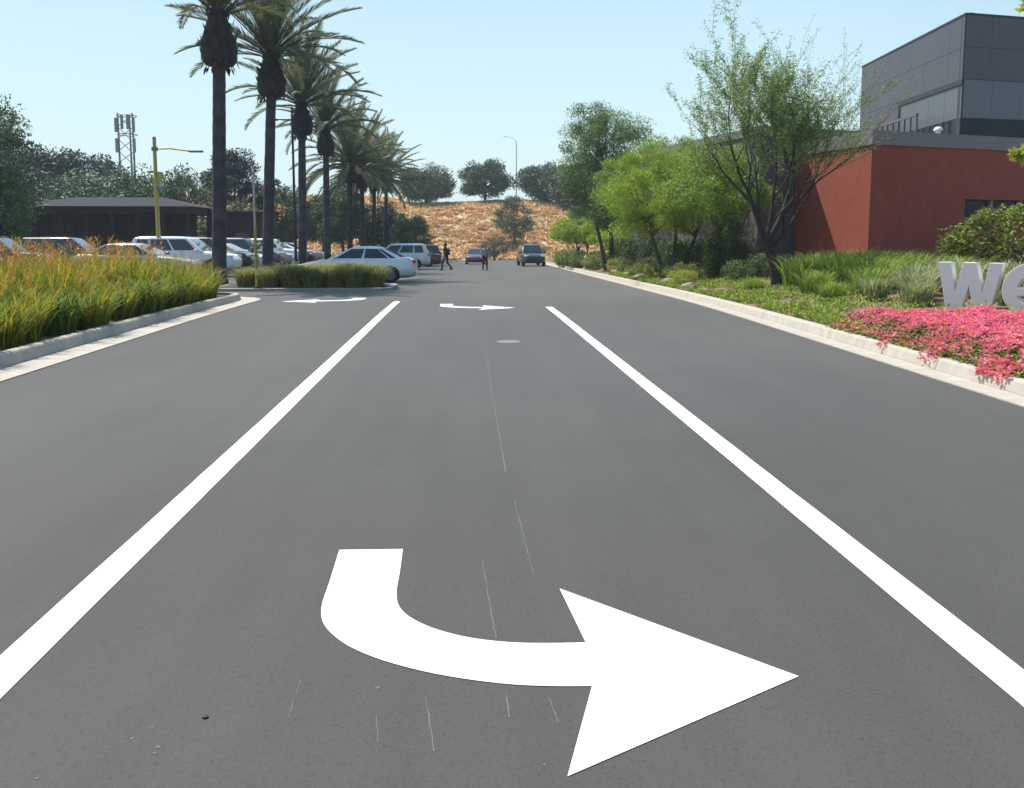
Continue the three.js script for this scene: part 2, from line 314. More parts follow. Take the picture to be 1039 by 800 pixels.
// arching blades of a grass clump
function grassGeo(seed, o) {
  const r = rngOf(seed), b = new MB();
  for (let k = 0; k < o.n; k++) {
    const az = r() * 6.2832, rb = Math.sqrt(r()) * o.base, h = o.h * (.5 + .6 * r()), out = o.spread * (.15 + r()) * h, wdt = o.w * (.6 + .8 * r());
    const col = vary(r, pick(r, o.colors), .28), x0 = Math.cos(az * 1.7 + k) * rb, z0 = Math.sin(az * 1.7 + k) * rb, dx = Math.cos(az), dz = Math.sin(az);
    const sag = o.sag * (.4 + r()), N = 4; let pl, pr;
    for (let s = 0; s <= N; s++) {
      const f = s / N, rr = out * f ** 1.5, y = o.arch ? h * (f * (1 + o.arch) - o.arch * 1.15 * f * f) * (.75 + .25 * sag) : h * (f - sag * f * f * .45), ww = wdt * (s === N ? .12 : 1 - .55 * f * f) / 2;
      const x = x0 + dx * rr, z = z0 + dz * rr;
      const l = b.vert(x - dz * ww, y, z + dx * ww, col), q = b.vert(x + dz * ww, y, z - dx * ww, col);
      if (s) b.quad(pl, pr, q, l); pl = l; pr = q;
    }
  }
  for (let k = 0; k < (o.heads || 0); k++) {      // seed stalks with plumes
    const az = r() * 6.2832, rb = Math.sqrt(r()) * o.base * 1.1, h = o.h * (.85 + .35 * r()), out = o.spread * .5 * r() * h, c = vary(r, pick(r, o.headColors), .3);
    const p = [], q = []; for (let s = 0; s <= 3; s++) { const f = s / 3; p.push(v3(Math.cos(az) * (rb + out * f * f), h * f * .8, Math.sin(az) * (rb + out * f * f))); q.push(.003); }
    b.tube(p, q, 3, c, false);
    const e = p[3]; for (let m = 0; m < 9; m++) { const dd = randDir(r); dd.y = Math.abs(dd.y) + .6; dd.normalize(); b.leaf(e.clone().add(v3(0, m * .018 * h, 0)), dd, randDir(r), .09 * h, .012, vary(r, c, .25)); }
  }
  return b.geo();
}
// ---------------------------------------------------------------- buildings on the right
function frame(ax, ad, bx, bd) { const dx = bx - ax, dz = -(bd - ad); return { ax, az: -ad, th: Math.atan2(-dz, dx), len: Math.hypot(dx, dz) }; }
function wbox(group, name, f, s0, s1, y0, y1, z0, z1, m, label) {   // box on a wall frame: s along it, z outward
  const g = new THREE.BoxGeometry(s1 - s0, y1 - y0, z1 - z0), o = mesh(name, g, m, group, label);
  const s = (s0 + s1) / 2, z = (z0 + z1) / 2, c = Math.cos(f.th), n = Math.sin(f.th);
  o.position.set(f.ax + c * s + n * z - group.position.x, (y0 + y1) / 2 - group.position.y, f.az - n * s + c * z - group.position.z); o.rotation.y = f.th; return o;
}
M.red = mat([.335, .080, .050], .9, { map: softMap });
M.greyWall = mat([.13, .125, .13], .9, { map: softMap });
M.paleWall = mat([.36, .34, .32], .9, { map: softMap });
M.fascia = mat([.24, .225, .22], .6, { map: softMap });
M.darkFrame = mat([.03, .03, .035], .5);
M.glassDark = new THREE.MeshPhysicalMaterial({ color: RGB(.012, .015, .02), roughness: .12, specularIntensity: .45 });
M.bandGlass = mat([.15, .165, .18], .45, { metalness: .35 });
M.whiteTrim = mat([.78, .78, .76], .5);
{
  const A = [12.85, 24.1], ang = 15 * Math.PI / 180, u = [Math.cos(ang), Math.sin(ang)];
  const C = [A[0] + u[0] * 16, A[1] + u[1] * 16], B = [A[0] - u[1] * 3.58, A[1] + u[0] * 3.58], D = [C[0] - u[1] * 3.58, C[1] + u[0] * 3.58];
  const b = thing('red_building', 'low brick-red stucco building with grey parapet behind the flower bed', 'building', [A[0], 0, -A[1]]);
  const fr = frame(A[0], A[1], C[0], C[1]), fl = frame(B[0], B[1], A[0], A[1]), fb = frame(D[0], D[1], B[0], B[1]), fe = frame(C[0], C[1], D[0], D[1]);
  // front wall with a window opening
  const w0 = 3.95, w1 = 8.2, wy0 = 2.28, wy1 = 2.86;
  wbox(b, 'wall', fr, 0, w0, -.3, 4.5, -.3, 0, M.red); wbox(b, 'wall', fr, w1, 16, -.3, 4.5, -.3, 0, M.red);
  wbox(b, 'wall', fr, w0, w1, -.3, wy0, -.3, 0, M.red); wbox(b, 'wall', fr, w0, w1, wy1, 4.5, -.3, 0, M.red);
  wbox(b, 'wall', fl, 0, 3.278, -.3, 4.5, -.3, 0, M.red); wbox(b, 'wall', fb, 0, 15.69, -.3, 4.5, -.3, 0, M.red); wbox(b, 'wall', fe, .302, 3.278, -.3, 4.5, -.3, 0, M.red);
  for (const [a, c] of [[w0, 5.15], [5.25, 6.5], [6.6, w1]]) wbox(b, 'window_pane', fr, a + .03, c - .03, wy0 + .03, wy1 - .03, -.2, -.18, M.glassDark);
  for (const s of [5.15, 6.5]) wbox(b, 'mullion', fr, s, s + .1, wy0 + .002, wy1 - .002, -.2, -.06, M.fascia);
  wbox(b, 'sill', fr, w0 - .05, w1 + .05, wy0 - .06, wy0 - .002, -.1, .04, M.fascia);
  wbox(b, 'parapet', fr, -.06, 16.06, 4.503, 4.95, -.36, .06, M.fascia); wbox(b, 'parapet', fl, 0, 3.215, 4.503, 4.95, -.36, .06, M.fascia); wbox(b, 'parapet', fb, 0, 15.6, 4.503, 4.95, -.36, .06, M.fascia);
  wbox(b, 'roof', fr, .31, 15.68, 4.3, 4.46, -3.25, -.31, M.greyWall);
  // pale hooded vent on the parapet
  const v = thing('roof_vent', 'small white hooded vent on the grey parapet of the red building', 'vent', [15.75, 4.95, -25.05]);
  v.position.set(fr.ax + Math.cos(ang) * 2.75, 4.952, fr.az - Math.sin(ang) * 2.75 + .0 - .15); 
  mesh('pipe', new THREE.CylinderGeometry(.075, .085, .14, 14).translate(0, .07, 0), M.whiteTrim, v);
  mesh('hood', new THREE.SphereGeometry(.14, 18, 10, 0, Math.PI * 2, 0, Math.PI * .55).scale(1, .85, 1).translate(0, .13, 0), M.whiteTrim, v);
}
{ // grey block behind the sparse tree
  const A = [10.45, 27.24], ang = 15 * Math.PI / 180, u = [Math.cos(ang), Math.sin(ang)];
  const C = [A[0] + u[0] * 14, A[1] + u[1] * 14], B = [A[0] - u[1] * 9, A[1] + u[0] * 9];
  const b = thing('grey_building', 'dark grey stucco building block beside the red one, behind the sparse tree', 'building', [A[0], 0, -A[1]]);
  const fr = frame(...A, ...C), fl = frame(...B, ...A);
  wbox(b, 'wall', fr, 0, 14, -.4, 5.2, -.35, 0, M.greyWall); wbox(b, 'wall', fl, 0, 8.648, -.4, 5.2, -.35, 0, M.greyWall);
  wbox(b, 'parapet', fr, -.05, 14.05, 5.203, 5.5, -.4, .05, M.fascia); wbox(b, 'parapet', fl, 0, 8.595, 5.203, 5.5, -.4, .05, M.fascia);
  wbox(b, 'roof', fr, .36, 14, 5.0, 5.15, -8.9, -.36, M.greyWall);
  for (const y of [1.5, 2.8, 4.1]) wbox(b, 'reveal_strip', fr, .02, 1.5, y, y + .02, .0, .008, M.darkFrame);
  // lower pale garden wall that recedes from it
  const w = thing('garden_wall', 'low pale grey garden wall behind the columnar shrubs', 'wall', [9.9, 0, -31]);
  const fw = frame(8.9, 41, 10.0, 28.6);
  for (let k = 0; k < 5; k++) wbox(w, 'wall_panel', fw, k * 2.3 + .01, k * 2.3 + 2.28, -.4, 2.15 + (k > 2 ? .25 : 0), -.2, 0, M.paleWall);
  for (let k = 0; k < 5; k++) wbox(w, 'coping', fw, k * 2.3, k * 2.3 + 2.29, 2.153 + (k > 2 ? .25 : 0), 2.22 + (k > 2 ? .25 : 0), -.24, .04, M.fascia);
}
{ // dark clad tall building
  const A = [26.05, 40], B = [27.1, 52.5], C = [42, 42.6];
  const b = thing('clad_building', 'tall dark purple-grey panel-clad building rising behind the red one', 'building', [A[0], 0, -A[1]]);
  const fl = frame(...B, ...A), fr = frame(...A, ...C), L = fl.len;
  M.panelBack = mat([.06, .056, .066], .7);
  const rr = rngOf(42), tones = [[.112, .104, .122], [.107, .101, .119], [.118, .107, .125], [.110, .105, .124], [.103, .098, .117]].map(c => mat(c, .42, { metalness: .25, map: softMap }));
  wbox(b, 'wall', fl, 0, L - .302, -.3, 12.9, -.3, 0, M.panelBack); wbox(b, 'wall', fr, 0, fr.len, -.3, 12.9, -.3, 0, M.panelBack);
  wbox(b, 'wall', frame(C[0], C[1], C[0] + .8, C[1] + 11), 0, 11, -.3, 12.9, -.3, 0, M.darkFrame);
  const roofS = new THREE.Shape([[A[0], A[1]], [C[0], C[1]], [C[0] + .8, C[1] + 11], [B[0], B[1]]].map(p => new THREE.Vector2(p[0] - A[0], p[1] - A[1])));
  const rg = new THREE.ExtrudeGeometry(roofS, { depth: .12, bevelEnabled: false }); rg.rotateX(-Math.PI / 2); rg.translate(0, 12.78, 0); mesh('roof', rg, M.greyWall, b);
  const winStart = L - 7.0, cols = 9, cw = L / cols;
  for (let k = 0; k < cols; k++) for (const [y0, y1] of [[11.45, 13.05], [9.82, 11.43], [8.2, 9.8], [5.5, 8.18]]) {
    const s0 = k * cw + .004, s1 = (k + 1) * cw - .004; if (y1 < 9.81 && s1 > winStart) { if (s0 < winStart - .3) wbox(b, 'panel', fl, s0, winStart - .02, y0, y1, .012, .05 + rr() * .008, pick(rr, tones)); continue; }
    wbox(b, 'panel', fl, s0, s1, y0, y1, .012, .05 + rr() * .008, pick(rr, tones));
  }
  for (let k = 0; k < 10; k++) for (const [y0, y1] of [[11.45, 13.05], [9.82, 11.43]]) wbox(b, 'panel', fr, k * 1.62 + .004, k * 1.62 + 1.616, y0, y1, .012, .05 + rr() * .008, pick(rr, tones));
  wbox(b, 'coping', fl, -.05, L + .07, 13.053, 13.15, -.35, .09, M.darkFrame); wbox(b, 'coping', fr, .1, fr.len, 13.053, 13.15, -.35, .09, M.darkFrame);
  // glazed band round the corner, under a dark lintel
  wbox(b, 'lintel', fl, winStart, L + .05, 9.55, 9.8, .012, .09, M.darkFrame); wbox(b, 'jamb', fl, winStart, winStart + .22, 5.5, 9.54, .012, .09, M.darkFrame);
  for (let k = 0; k < 4; k++) wbox(b, 'spandrel_pane', fl, winStart + .25 + k * 1.69, winStart + .25 + k * 1.69 + 1.67, 7.85, 9.53, .012, .03, M.bandGlass);
  for (let k = 0; k < 4; k++) wbox(b, 'window_pane', fl, winStart + .25 + k * 1.69, winStart + .25 + k * 1.69 + 1.67, 5.5, 7.83, .012, .025, M.glassDark);
  for (let k = 0; k < 9; k++) { wbox(b, 'spandrel_pane', fr, .05 + k * 1.78, .05 + k * 1.78 + 1.765, 7.85, 9.8, .012, .03, M.bandGlass); wbox(b, 'window_pane', fr, .05 + k * 1.78, .05 + k * 1.78 + 1.765, 5.5, 7.83, .012, .025, M.glassDark); }
  // screen rail on the terrace beside it
  M.rail = mat([.16, .15, .17], .5, { metalness: .4 });
  for (let k = 0; k < 9; k++) wbox(b, 'rail_post', fl, L - 8.6 + k * .72, L - 8.48 + k * .72, 5.5, 8.35, .9, 1.0, M.rail);
  wbox(b, 'rail_bar', fl, L - 8.6, L - 2.7, 8.36, 8.5, .89, 1.01, M.rail); wbox(b, 'rail_bar', fl, L - 8.6, L - 2.7, 7.2, 7.28, .91, .99, M.rail);
  wbox(b, 'terrace', fl, L - 9, L, 5.0, 5.48, .06, 1.4, M.greyWall); wbox(b, 'wall', fl, L - 9, L, -.3, 4.99, .06, 1.4, M.greyWall);
}
// ---------------------------------------------------------------- letter sign
{
  const s = thing('letter_sign', 'large free-standing brushed metal letters W and E behind the pink flowers', 'sign', [8.05, .33, -12.75], -50 * Math.PI / 180);
  M.brushed = mat([.66, .62, .66], .4, { metalness: .6 }); M.returns = mat([.78, .76, .70], .4);
  const W = new THREE.Shape(); [[0, .83], [.185, .83], [.27, .33], [.385, .83], [.565, .83], [.68, .33], [.77, .83], [.95, .83], [.79, 0], [.585, 0], [.475, .46], [.365, 0], [.16, 0]].forEach((p, i) => i ? W.lineTo(...p) : W.moveTo(...p)); W.closePath();
  const E = new THREE.Shape(), cx = .40, cy = .415; const el = (a, rx, ry) => [cx + Math.cos(a) * rx, cy + Math.sin(a) * ry];
  const pts = []; for (let a = -.62; a >= -6.2832; a -= .12) pts.push(el(a, .40, .43)); pts.push([.80, .33], [.21, .33]);
  for (let a = Math.PI + .42; a <= Math.PI * 2 - .75; a += .12) pts.push(el(a, .215, .24));
  pts.forEach((p, i) => i ? E.lineTo(...p) : E.moveTo(...p)); E.closePath();
  const H = new THREE.Path(); for (let a = .16; a < Math.PI - .1; a += .15) { const q = el(a, .205, .24); a === .16 ? H.moveTo(...q) : H.lineTo(...q); } H.closePath(); E.holes.push(H);
  const ex = { depth: .2, bevelEnabled: true, bevelThickness: .006, bevelSize: .006, bevelSegments: 2, curveSegments: 12 };
  mesh('letter', new THREE.ExtrudeGeometry(W, ex).translate(0, .02, -.2), [M.brushed, M.returns], s, 'metal letter W'); mesh('letter', new THREE.ExtrudeGeometry(E, ex).translate(.965, .02, -.2), [M.brushed, M.returns], s, 'rounded metal letter E');
  mesh('footing', new THREE.BoxGeometry(1.9, .3, .3).translate(.9, -.143, -.1), M.concreteDull, s);
}
// ---------------------------------------------------------------- palms
const frondGeos = [];
for (let k = 0; k < 5; k++) {
  const r = rngOf(300 + k), b = new MB(), L = 3.7, curve = [.25, .55, .85, 1.15, 1.45][k], N = 16, P = []; let x = 0, y = 0, z = 0;
  for (let s = 0; s <= N; s++) { P.push(v3(x, y, z)); const f = s / N, a = -curve * f ** 1.3; x += Math.cos(a) * L / N; y += Math.sin(a) * L / N; z += .12 * (r() - .5) * L / N; }
  const stem = [.16, .15, .07]; b.tube(P, P.map((_, i) => .032 * (1 - .85 * i / N)), 4, stem, false);
  for (let s = 3; s <= N * 4; s++) for (const sd of [-1, 1]) {
    const f = s / (N * 4), q = f * N, i = Math.min(N - 1, Math.floor(q)), o = P[i].clone().lerp(P[i + 1], q - i), t = P[i + 1].clone().sub(P[i]).normalize();
    const up = v3(-t.y, t.x, 0).normalize(), len = .74 * Math.sin(Math.PI * (.1 + .86 * f)) ** .7 * (.8 + .4 * r()), lift = .35 + .35 * r();
    const dir = t.clone().multiplyScalar(.75).addScaledVector(v3(0, 0, 1), sd * (.75 - .3 * f)).addScaledVector(up, lift * .6).normalize(); dir.y -= .25;
    const nrm = up.clone().addScaledVector(v3(0, 0, 1), -sd * .8).normalize();
    b.leaf(o, dir.normalize(), nrm, len * (.85 + .3 * r()), .046, vary(r, r() < .2 ? [.22, .22, .11] : [.12, .155, .08], .3));
  }
  frondGeos.push(b.geo());
}
function palmTree(label, x, d, ballY, leanX, seed, sc = 1, count = 44, fs = 1, low = .1) {
  const gy = G(x, d), t = thing('palm_tree', label, 'palm tree', [x, gy, -d], 0, 'row of tall palms beside the parking bays'), r = rngOf(seed), hb = ballY - gy;
  const wood = new MB(), pts = [], rad = [], n = 34;
  for (let k = 0; k <= n; k++) { const f = k / n; pts.push(v3(leanX * f + .03 * fbm(f * 3, seed), (hb + .5) * f, .03 * fbm(f * 3, seed + 9))); rad.push((.255 - .05 * f + (k < 2 ? .09 - .04 * k : 0) + .008 * (k % 2)) * Math.sqrt(sc) * (1 + .05 * fbm(f * 20, seed))); }
  wood.tube(pts, rad, 14, (k, s) => { const c = vary(r, [.075, .064, .066], .25); return k % 3 ? c : c.map(v => v * .7); });
  mesh('trunk', wood.geo(), M.bark, t);
  const boot = new MB(), top = v3(leanX, hb, 0), prof = [[.24, -.02], [.48, -.06], [.60, .1], [.63, .45], [.59, .8], [.46, 1.15], [.33, 1.55], [.2, 2.0]];
  for (let k = 0; k < prof.length; k++) for (let s = 0; s < 18; s++) { const a = s / 18 * 6.2832, q = prof[k][0] * sc * (1 + .10 * fbm(Math.cos(a) * 2 + seed, Math.sin(a) * 2, k)); boot.vert(top.x + Math.cos(a) * q, top.y + prof[k][1] * sc, Math.sin(a) * q, vary(r, [.030, .026, .026], .3)); }
  for (let k = 0; k + 1 < prof.length; k++) for (let s = 0; s < 18; s++) { const a = k * 18 + s, c = k * 18 + (s + 1) % 18; boot.quad(a, a + 18, c + 18, c); }
  for (let k = 0; k < 150; k++) { const f = r(), i = 1 + Math.floor(f * 6), a = k * 2.39996, q = prof[i][0] * sc * .95, o = v3(top.x + Math.cos(a) * q, top.y + (prof[i][1] - .12 + r() * .2) * sc, Math.sin(a) * q), out = v3(Math.cos(a), 0, Math.sin(a));
    const dn = i < 3 && r() < .6; boot.leaf(o, out.clone().multiplyScalar(.35).add(v3(0, dn ? -.8 : .9, 0)).normalize(), out, (.22 + r() * .2) * sc, .13 * sc, vary(r, [.045, .036, .032], .35)); }
  mesh('boot_ball', boot.geo(), M.vc, t);
  for (let k = 0; k < count; k++) {
    const f = (k + .5) / count, az = k * 2.39996 + r() * .3, el = lerp(1.45, low, f ** 1.1) + (r() - .5) * .2, vi = clamp(Math.floor(lerp(.6, 3.4, f) + (r() - .5) * 1.8), 0, 4);
    const o = mesh('frond', frondGeos[vi], M.leaf, t); o.rotation.order = 'YZX'; o.rotation.set((r() - .5) * .5, az, el); o.position.set(top.x + Math.cos(az) * .16 * sc, top.y + lerp(2.15, 1.6, f) * sc, -Math.sin(az) * .16 * sc); const s = (.85 + r() * .3) * sc * fs; o.scale.set(s, s, s);
  }
  return t;
}
palmTree('nearest and leftmost palm, crown cut off by the top of the picture', -8.75, 28.5, 7.65, .28, 11, .98, 38, .78, .62);
palmTree('second palm from the left, behind the low hedge', -9.15, 37, 8.1, .45, 12, 1.02, 46, 1.08, .18);
palmTree('third palm from the left, beside the black lamp post', -9.75, 48, 7.75, .18, 13, 1.0, 44, 1.1, .12);
palmTree('fourth palm from the left, last one standing clear of the cluster', -9.95, 58, 7.65, .05, 14, 1.0, 44, 1.12, .05);
palmTree('fifth palm from the left, first of the crowded far cluster', -9.75, 68, 6.3, .1, 15, .95, 44, 1.45, -.3);
palmTree('sixth palm from the left, within the crowded far cluster', -9.9, 78, 6.4, 0, 16, .95, 44, 1.45, -.3);
palmTree('seventh palm from the left, within the crowded far cluster', -9.9, 87, 6.7, .2, 17, .95, 44, 1.45, -.3);
palmTree('rightmost and farthest palm of the row', -9.5, 97, 7.2, .1, 18, .95, 44, 1.45, -.3);
// ---------------------------------------------------------------- tall grass bed on the left
{
  const green = [[.20, .29, .03], [.15, .24, .03], [.30, .34, .035], [.36, .37, .04]], gold = [[.56, .42, .04], [.60, .38, .04], [.46, .42, .045]], heads = [[.64, .36, .07], [.62, .44, .10], [.52, .36, .10], [.64, .26, .06]];
  const geos = []; for (let k = 0; k < 6; k++) geos.push(grassGeo(500 + k, { n: 460, base: .26, h: 1.02, spread: .55, sag: .6, w: .02, colors: k % 3 === 0 ? [...gold, ...green, ...green] : k % 3 === 1 ? [...green, gold[0]] : [...green, ...green, gold[2]], heads: [17, 9, 4][k % 3], headColors: heads }));
  const low = [0, 1, 2].map(k => grassGeo(530 + k, { n: 420, base: .28, h: .72, spread: .85, sag: .8, arch: .7, w: .022, colors: [[.12, .20, .03], [.17, .26, .035], [.09, .15, .03], [.26, .31, .05]], heads: 0 }));
  const r = rngOf(21), spots = [];
  for (let d = 3.4; d < 21.3; d += .74) for (let row = 0; row < 6; row++) {
    const lim = -5.62 - .017 * d - (d > 19.8 ? (d - 19.8) * .55 : 0), x = lim - .30 - row * .8 - r() * .22; if (x < -11.4) continue;
    spots.push([x, d + (r() - .5) * .4 + (row % 2) * .37, row]);
  }
  const inView = spots.filter(([x, d]) => 470 + x / d * 790 > -90);
  const rowCount = {}, rowName = ['kerbside row', 'second row from the kerb', 'third row from the kerb', 'fourth row from the kerb', 'fifth row from the kerb', 'back row'];
  inView.forEach(([x, d, row], i) => {
    const at = rowCount[row] = (rowCount[row] ?? -1) + 1;
    const dark = row === 0 ? (at * 5) % 11 < 4 : row === 1 && (at * 3) % 11 < 3;
    const g = tag(mesh('grass_clump', dark ? low[i % 3] : geos[i * 7 % 6], M.blade), `${ORD[at]} grass clump from the near end, ${rowName[row]}, left bed`, 'grass', 'ornamental grass clumps in the left bed');
    const s = (row === 0 ? .66 : .74) + r() * .52; g.position.set(x, G(x, d) + .10, -d); g.rotation.y = r() * 6.28; g.scale.set(s * 1.05, s * (.95 + .12 * (x < -7 ? 1 : 0)), s * 1.05);
  });
}
// ---------------------------------------------------------------- hedge of mounded tufts and its island
{
  const isl = [[-7.6, 25.0], [-2.75, 24.9]];
  const sh = new THREE.Shape(); sh.moveTo(-8.2, 25.15); sh.lineTo(-2.95, 25.15); sh.quadraticCurveTo(-2.3, 25.15, -2.3, 25.8); sh.lineTo(-2.3, 27.3); sh.quadraticCurveTo(-2.3, 27.9, -2.95, 27.9); sh.lineTo(-8.2, 27.9); sh.closePath();
  const g = new THREE.ExtrudeGeometry(sh, { depth: .3, bevelEnabled: false }); g.rotateX(-Math.PI / 2); g.translate(0, -.325, 0);
  structure('hedge_island', g, M.concreteDull, 'low concrete island under the clipped tuft hedge');
  structure('hedge_soil', sheet(span(-8.1, -2.55, 12), span(25.42, 27.7, 5), (x, d) => -.022 + .004 * fbm(x * 2, d * 2), (x, d) => { const n = 1 + .5 * fbm(x * 3, d * 3); return [.07 * n, .055 * n, .042 * n]; }), M.soil);
  const cols = [[.36, .38, .12], [.28, .32, .09], [.42, .41, .16], [.46, .40, .18]];
  const geos = [0, 1, 2].map(k => grassGeo(540 + k, { n: 1200, base: .34, h: .92, spread: .8, sag: .7, arch: .8, w: .015, colors: cols, heads: 0 }));
  const r = rngOf(9), names = ['leftmost', 'second', 'third', 'fourth', 'fifth', 'sixth', 'rightmost'];
  const P = [[-7.15, 26.25], [-6.4, 26.1], [-5.65, 26.2], [-4.95, 26.0], [-4.25, 26.15], [-3.55, 26.05], [-2.95, 26.1], [-6.8, 27.0], [-6.0, 26.95], [-5.3, 27.05], [-4.6, 26.9], [-3.9, 27.0], [-3.2, 26.95]];
  P.forEach(([x, d], i) => { const o = tag(mesh('tuft_shrub', geos[i % 3], M.blade), i < 7 ? `${names[i]} rounded olive tuft in the front of the low island hedge` : `${ORD[i - 7]} olive tuft from the left in the hidden back of the island hedge`, 'shrub', 'low row of rounded tufts'); const s = .80 + r() * .28; o.position.set(x, G(x, d) + .09, -d); o.rotation.y = r() * 6; o.scale.set(s * 1.08, s * (i === 6 ? 1.0 : .97), s * 1.08); });
}
// ---------------------------------------------------------------- posts and lamps
M.yellow = mat([.50, .37, .08], .55); M.blackMetal = mat([.018, .02, .028], .5, { metalness: .3 }); M.steel = mat([.20, .21, .22], .45, { metalness: .5 });
{
  const x = -13.65, d = 36, y = G(x, d), t = thing('street_lamp', 'yellow street lamp post with one arm reaching right, left of the nearest palm', 'street lamp', [x, y, -d]);
  mesh('post', new THREE.CylinderGeometry(.075, .10, 6.15, 14).translate(0, 3.075, 0), M.yellow, t);
  mesh('base', new THREE.CylinderGeometry(.24, .26, .5, 16).translate(0, .25, 0), M.concreteDull, t);
  const b = new MB(); b.tube([v3(.09, 5.62, 0), v3(.7, 5.64, 0), v3(1.3, 5.56, 0), v3(1.55, 5.54, 0)], [.035, .032, .03, .03], 8, [1, 1, 1]); mesh('arm', b.geo(), M.yellow, t);
  mesh('lamp_head', new RoundedBoxGeometry(.62, .09, .26, 3, .03).translate(1.78, 5.53, 0), M.steel, t);
  mesh('collar', new THREE.CylinderGeometry(.135, .135, .16, 14).translate(0, 5.62, 0), M.steel, t);
  mesh('bracket_box', new RoundedBoxGeometry(.2, .34, .2, 2, .03).translate(.2, 4.45, 0), M.yellow, t); mesh('bracket_box', new RoundedBoxGeometry(.18, .2, .18, 2, .03).translate(.19, 3.9, 0), M.steel, t);
}
{
  const x = -6.62, d = 25.4, y = G(x, d), t = thing('marker_post', 'thin yellow pole with dark foot at the end of the left kerb', 'pole', [x, y, -d]);
  mesh('pole', new THREE.CylinderGeometry(.03, .034, 1.85, 10).translate(0, 2.9, 0), mat([.42, .40, .34], .6), t); mesh('sleeve', new THREE.CylinderGeometry(.045, .045, 2.0, 10).translate(0, 1.05, 0), mat([.42, .27, .05], .6), t);
  mesh('foot', new THREE.CylinderGeometry(.13, .19, .14, 14).translate(0, .07, 0), M.blackMetal, t); mesh('tag_plate', new RoundedBoxGeometry(.12, .2, .012, 2, .004).translate(.04, .62, .05), mat([.62, .56, .22], .5), t);
}
{
  const x = -9.5, d = 45, y = G(x, d), t = thing('lamp_post', 'tall slim black lamp post between the second and third palms', 'lamp post', [x, y, -d]);
  mesh('post', new THREE.CylinderGeometry(.055, .085, 9.2, 12).translate(0, 4.6, 0), M.blackMetal, t); mesh('base', new THREE.CylinderGeometry(.2, .22, .6, 14).translate(0, .3, 0), M.concreteDull, t);
  mesh('arm', new THREE.CylinderGeometry(.035, .035, 1.1, 8).rotateZ(Math.PI / 2).translate(-.55, 8.5, 0), M.blackMetal, t); mesh('lamp_head', new RoundedBoxGeometry(.6, .09, .3, 2, .03).translate(-1.1, 8.49, 0), M.blackMetal, t);
}
{
  M.palePole = mat([.45, .46, .46], .5);
  const x = 9.5, d = 140, y = 7.3, t = thing('hilltop_lamp', 'far thin grey street lamp standing on the hilltop', 'street lamp', [x, y, -d]);
  mesh('post', new THREE.CylinderGeometry(.07, .12, 11.2, 10).translate(0, 5.6, 0), M.palePole, t);
  const b = new MB(); b.tube([v3(0, 11.1, 0), v3(-.5, 11.75, 0), v3(-1.2, 12.0, 0), v3(-1.8, 12.05, 0)], [.05, .04, .035, .03], 6, [1, 1, 1]); mesh('arm', b.geo(), M.palePole, t);
  mesh('lamp_head', new RoundedBoxGeometry(.6, .09, .25, 2, .03).translate(-2.0, 12.04, 0), M.palePole, t);
}
{ // antenna tower
  const x = -45.2, d = 110, t = thing('antenna_tower', 'grey twin-mast antenna tower above the trees on the left', 'tower', [x, -1, -d]), h = 19.2, q = .95;
  const legs = [[-q, .5], [q, .5], [0, -.9]];
  for (const [lx, lz] of legs) mesh('mast', new THREE.CylinderGeometry(.11, .18, h, 8).translate(lx, h / 2, lz), M.steel, t);
  for (let y = 1.5; y < h - .5; y += 1.6) for (let k = 0; k < 3; k++) { const a = legs[k], b = legs[(k + 1) % 3], m = new MB(); m.tube([v3(a[0], y, a[1]), v3(b[0], y + 1.4, b[1])], [.05, .05], 5, [1, 1, 1]); mesh('brace', m.geo(), M.steel, t); }
  for (const [lx, y] of [[-1.15, 17.6], [1.15, 17.6], [-.35, 18.0], [.4, 18.0], [-1.15, 14.9], [1.15, 14.9]]) mesh('antenna_panel', new RoundedBoxGeometry(.34, 1.9, .2, 2, .04).translate(lx, y, .75), mat([.24, .25, .27], .6), t);
  for (const y of [16.4, 18.9]) mesh('platform_ring', new THREE.TorusGeometry(1.25, .06, 6, 20).rotateX(Math.PI / 2).translate(0, y, 0), M.steel, t);
}
